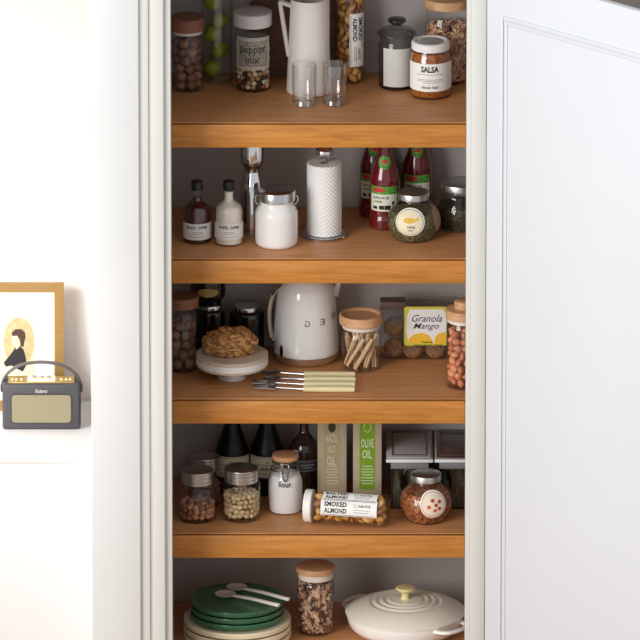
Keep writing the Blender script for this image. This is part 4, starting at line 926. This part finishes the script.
# storage bins
GREYL = M('bin_lid', (190, 186, 188), .45, var=.04); RIMW = M('bin_rim', (226, 226, 228), .35); COLL = M('bin_collar', (128, 128, 130), .45); BLK = M('bin_body', (36, 34, 36), .3)
HB2 = M('sage_herb', (172, 172, 142), .85, var=.35, vs=300, rgb2=(100, 102, 80), detail=5)
def bin_(x0, x1, lab_, lab2, lidm):
    lowpy = 509.5; p = PZ((x0+x1)/2, lowpy, SHELF[4]); u = unit(p); w_ = (x1-x0)*u; zr = (lowpy - 460)/CT*u; dep = (BACK - .012) - p.y
    t = thing('storage_bin', lab_, 'storage box', p); zb = (lowpy - 469)/CT*u; i = 5*u
    th = .0016
    bm = bmesh.new(); xa = w_/2 - i; cl = glass('smoked_plastic', (215, 215, 216), (130, 130, 132), .5, .05)
    for c, s in (((0, th/2 + .004, zb/2), (2*xa, th, zb)), ((0, dep - th/2, zb/2), (2*xa, th, zb)), ((-xa + th/2, dep/2, zb/2), (th, dep - .01, zb)), ((xa - th/2, dep/2, zb/2), (th, dep - .01, zb))): boxbm(bm, c, s)
    fin('clear_body', bm, cl, t)
    box('floor_tray', -xa + th, xa - th, .006, dep - .004, 0, .003, BLK, t)
    box('collar', -xa - .001, xa + .001, .002, dep, zb, zr - 1.6*u, COLL, t, .001)
    box('rim', -w_/2, w_/2, -.006, .006, zr - 2*u, zr + 1.2*u, RIMW, t, .0012); box('lid_frame', -w_/2 + .001, w_/2 - .001, .0062, dep, zr - 1.6*u, zr + .78*u, GREYL, t, .0012)
    ld = box('lid', -w_/2 + 2*u, w_/2 - 2*u, .009, dep - .002, zr + .8*u, zr + 1.8*u, lidm, t, .0012)
    bm = bmesh.new(); a, b, y0, y1 = -w_/2 + 6*u, w_/2 - 6*u, .026, dep - .02
    for xa_, xb_, ya, yb in ((a, a + u, y0, y1), (b - u, b, y0, y1), (a + u, b - u, y0, y0 + .006), (a + u, b - u, y1 - .006, y1)): boxbm(bm, ((xa_+xb_)/2, (ya+yb)/2, zr + 2*u), (xb_-xa_, yb-ya, .6*u))
    fin('lid_ridge', bm, M('ridge_grey', (92, 88, 90), .4), ld)
    # loose herbs piled inside
    hv = random.Random(3); W2 = xa - .006; vs, fs = [], []; NX, NY = 14, 30
    for j in range(NY+1):
        for q in range(NX+1):
            x = -W2 + 2*W2*q/NX; y = .009 + (dep - .02)*j/NY
            edge = min(1, 6*min(q/NX, 1-q/NX) + .35); vs.append((x, y, .0036 + zb*(.5 + .22*math.sin(q*.8 + 1))*edge*(1 + .2*noise.noise(Vector((x*60, y*60, 1))))))
    for j in range(NY):
        for q in range(NX): a_ = j*(NX+1)+q; fs.append((a_, a_+1, a_+NX+2, a_+NX+1))
    nb = len(vs)
    for q in range(NX+1): vs.append((vs[q][0], .009, .0036))
    for q in range(NX): fs.append((q, nb+q, nb+q+1, q+1))
    for n in range(700):
        q = hv.randrange(NX); x = -W2 + 2*W2*hv.random(); zz = vs[q][2]; y = .009 + hv.random()*.001; z = .004 + hv.random()*max(.002, vs[min(NX, int((x+W2)/(2*W2)*NX))][2] - .006)
        b_ = len(vs); s = .004; aa = hv.random()*6.28
        for k in range(4): vs.append((min(W2, max(-W2, x + s*(1 if k % 2 else .4)*math.cos(aa+k*1.57))), y - .001*(k == 1), max(.0040, z + s*(1 if k % 2 else .4)*math.sin(aa+k*1.57))))
        fs.append((b_, b_+1, b_+2, b_+3))
    o = link('dried_herbs', mesh('dried_herbs', vs, fs, False), HB2, None, p); tag(o, lab2, 'herbs', None, 'stuff')
bin_(386, 433, 'left smoked storage box with grey lid and white rim behind the red spice jar', 'grey green herbs inside the left storage box', GREYL)
bin_(434.5, 481, 'right smoked storage box with brown glossy lid, cut by the cupboard frame', 'grey green herbs inside the right storage box', M('bin_lid_reflection', (96, 70, 62), .12, var=.4, vs=14, rgb2=(70, 62, 62)))  # right lid coloured brown to imitate a reddish reflection
# red spice ball jar
t, sp, pr, H, e = ball_jar(4, 426, 525, 19, 26.6, 468, 15.6, 'spice_jar', 'round glass jar of red chilli flakes with spotted round sticker'); u = sp.u
heap(pr, H*.72, 'chilli_flakes', speckle(M('chilli', (150, 80, 42), .6), 330, ((120, 56, 30), (176, 100, 48), (84, 30, 20), (146, 76, 40), (206, 140, 80))), 2600, .006, 'red brown chilli flakes in the round jar with spotted sticker', 'chilli flakes', sp.p)
f = on_ball(rfun(pr), (sp.pc + 26*ST*.9 - 504.5)/CT*u, R(17))
lb = patch('round_label', f, 26.5*u, 27.5*u, PAPER, t, .0008, round_=1); patch('label_ring', f, 24*u, 25*u, M('ring_red', (186, 110, 90), .6), lb, .0011, round_=1); patch('label_face', f, 23*u, 24*u, M('label_blush', (240, 222, 200), .6), lb, .0014, round_=1)
for x, y, m_ in ((-1, 4.5, 0), (6, 3, 0), (-5, -1.5, 1), (2.2, 0, 0), (1, -5.5, 1), (5.6, -3.6, 0)):
    patch('label_spot', f, 4*u, 3.6*u, (M('spot_red', (172, 66, 54), .6), M('spot_orange', (206, 96, 62), .6))[m_], lb, .0017, uc=x*u, vc=y*u, round_=1)

# ================================================================== BOTTOM SHELF
GRN = M('green_glaze', (56, 106, 74), .3, var=.08, vs=30, coat=.2); CRM = M('cream_glaze', (244, 230, 198), .35, var=.03, vs=30, coat=.15)
sp = Spot(5, 237.3, pc=637); u = sp.u
def plate(cx, z, r, h, mat, lab, grp):
    pr = [(0, 0), (r-5, 0)] + curve([(r-4, .1), (r-1.4, 1.0), (r-.3, 2.6), (r, h-.8)], 4) + [(r-.3, h-.1), (r-.9, h)] + curve([(r-1.5, h-.3), (r-2.6, h-.9), (r-6, h-1.4), (r-12, h-1.6), (0, h-1.6)], 4)
    o = lathe('plate', pxl(pr, u), mat, None, 72, (sp.p.x + (cx-237.3)*u, sp.p.y, SHELF[5] + z*u)); tag(o, lab, 'plate', grp); return o
zz = .1
for i, l in enumerate(('lowest cream plate at the bottom of the plate stack', 'middle cream plate of the three cream plates', 'top cream plate, directly under the green plates')):
    plate(237.3, zz, 54 - .2*i, 7.2, CRM, l, 'cream plates'); zz += 7.3
for i, l in enumerate(('lowest green plate, resting on the cream plates', 'middle green plate of the three green plates', 'uppermost green plate with two spoons on it')):
    plate(237.3, zz, 47 - .2*i, 6.4, GRN, l, 'green plates'); zz += 6.5 if i < 2 else 0
ztop = SHELF[5] + (zz + 4.95)*u
STW = M('stone_spoon', (238, 230, 218), .5, var=.03)
def cspoon(bx, by, hx, hy, lab_, dz):
    z = ztop + dz; A = PZ(bx, by, z); B = PZ(hx, hy, z + .014); t = thing('spoon', lab_, 'spoon', A); u = unit(A); B = B - A; d = Vector((B.x, B.y, 0)).normalized(); s = Vector((-d.y, d.x, 0)); L = 10.5*u; W = 13*u
    vs, fs = [], []; nA, nR = 28, 6
    for q in (0, 1):
        vs.append(Vector((0, 0, .0022 - .0016*q)))
        for k in range(1, nR+1):
            for i in range(nA):
                a = 2*math.pi*i/nA; rr_ = k/nR; vs.append(d*L*rr_*math.cos(a) + s*W*.8*rr_*math.sin(a) + Vector((0, 0, .0022 + .0052*rr_**2 - .0016*q)))
    MM = 1 + nA*nR
    for q in (0, 1):
        o_ = q*MM
        for i in range(nA):
            j = (i+1) % nA; fs.append((o_, o_+1+i, o_+1+j) if not q else (o_, o_+1+j, o_+1+i))
            for k in range(nR-1):
                a = o_+1+k*nA; fs.append((a+i, a+nA+i, a+nA+j, a+j) if not q else (a+j, a+nA+j, a+nA+i, a+i))
    for i in range(nA):
        j = (i+1) % nA; a = 1+(nR-1)*nA; fs.append((a+i, MM+a+i, MM+a+j, a+j))
    link('bowl', mesh('bowl', vs, fs, ang=60), STW, t)
    st = d*(L*.92) + Vector((0, 0, .0066)); mid = st.lerp(B, .45) + Vector((0, 0, .002)); pts = curve([tuple(st), tuple(st.lerp(mid, .4)), tuple(mid), tuple(st.lerp(B, .85)), tuple(B)], 5); n = len(pts)
    tube('handle', pts, [(1.5 + .6*i/n)*u for i in range(n-1)] + [1.2*u], STW, t, 12, 1.35, tuple(s))
cspoon(237, 588.8, 289, 599.3, 'rear pale ceramic spoon on the uppermost green plate', .0002)
cspoon(225.5, 595.8, 279, 605.2, 'front pale ceramic spoon on the uppermost green plate', .0006)
t, sp, pr = glass_jar('storage_jar', 'tall glass jar of dried petals with cork-coloured lid between plates and casserole', 'jar', 5, 315.5, 637, 18.4, (582, 18.4), (580, 17.6), 577)
u = sp.u; zt = sp.zb(558.7, 19); disc_lid('lid', t, 19.6, sp.zs(570.5), zt, u, LIDW, 1.5); disc_lid('seal', t, 17.4, sp.zs(577), sp.zs(570.6), u, RUBBER, .6)
star_heap('dried_petals', 17.5*u, 2.2*u, sp.zs(581)*u, 330, 7*u, speckle(M('petal_mix', (206, 160, 122), .7), 110, ((216, 176, 140), (110, 68, 52), (196, 144, 112), (74, 44, 36), (228, 196, 160))), sp.p, 'brown and cream dried petals filling the tall bottom shelf jar', 'dried petals')
# casserole
sp = Spot(5, 405.3, pc=631); u = sp.u; g = sp.zs
t = thing('casserole', 'cream cast iron casserole with ringed lid on the bottom shelf', 'casserole', sp.p, R(-40))
CCI = M('cream_enamel', (246, 240, 224), .22, var=.01, coat=.4); PALE = M('pale_enamel', (248, 246, 242), .22, var=.01, coat=.4)
zr = g(611.5)
lathe('pot', pxl(curve([(0, .2), (40, .2), (48, 1.6), (55, 7), (58, 14), (58.8, zr-1)], 6) + [(59.4, zr), (57.5, zr), (55, 13), (0, 3)], u), PALE, t, 80)
bump = lambda r: .5*math.sin(r*1.05) if 14 < r < 40 else 0
lp = [(57.4, zr-.4), (60, zr+.2), (60.2, zr+1.4)] + [(r, zr + 1.5 + 12.6*(1 - (r/60)**3.0) + (.55*math.cos((r-16)*2*math.pi/7) - .55 if 16 <= r <= 37 else 0)) for r in [59, 57, 54, 50, 46, 42, 39] + [37 - .5*i for i in range(43)] + [14, 10, 5, 0]]
lid = lathe('lid', pxl(lp, u), CCI, t, 80, ang=60)
zk = zr + 13.6
lathe('knob', pxl(curve([(6, zk-.2), (5, zk+.6), (3.9, zk+3), (4.3, zk+6), (7.6, zk+9), (9.6, zk+10.6), (9.7, zk+11.8), (8, zk+12.8), (0, zk+13.2)], 5), u), M('butter_knob', (232, 218, 158), .3, var=.02), lid, 32)
for s in (-1, 1):
    hp = curve([(52, -19, zr-4), (60, -18.5, zr-3.4), (68, -14, zr-3), (71.5, 0, zr-2.8), (68, 14, zr-3), (60, 18.5, zr-3.4), (52, 19, zr-4)], 6)
    tube('handle', [(s*x*u, y*u, z*u) for x, y, z in hp], 3.0*u, PALE, t, 12, .7, (0, 0, 1))
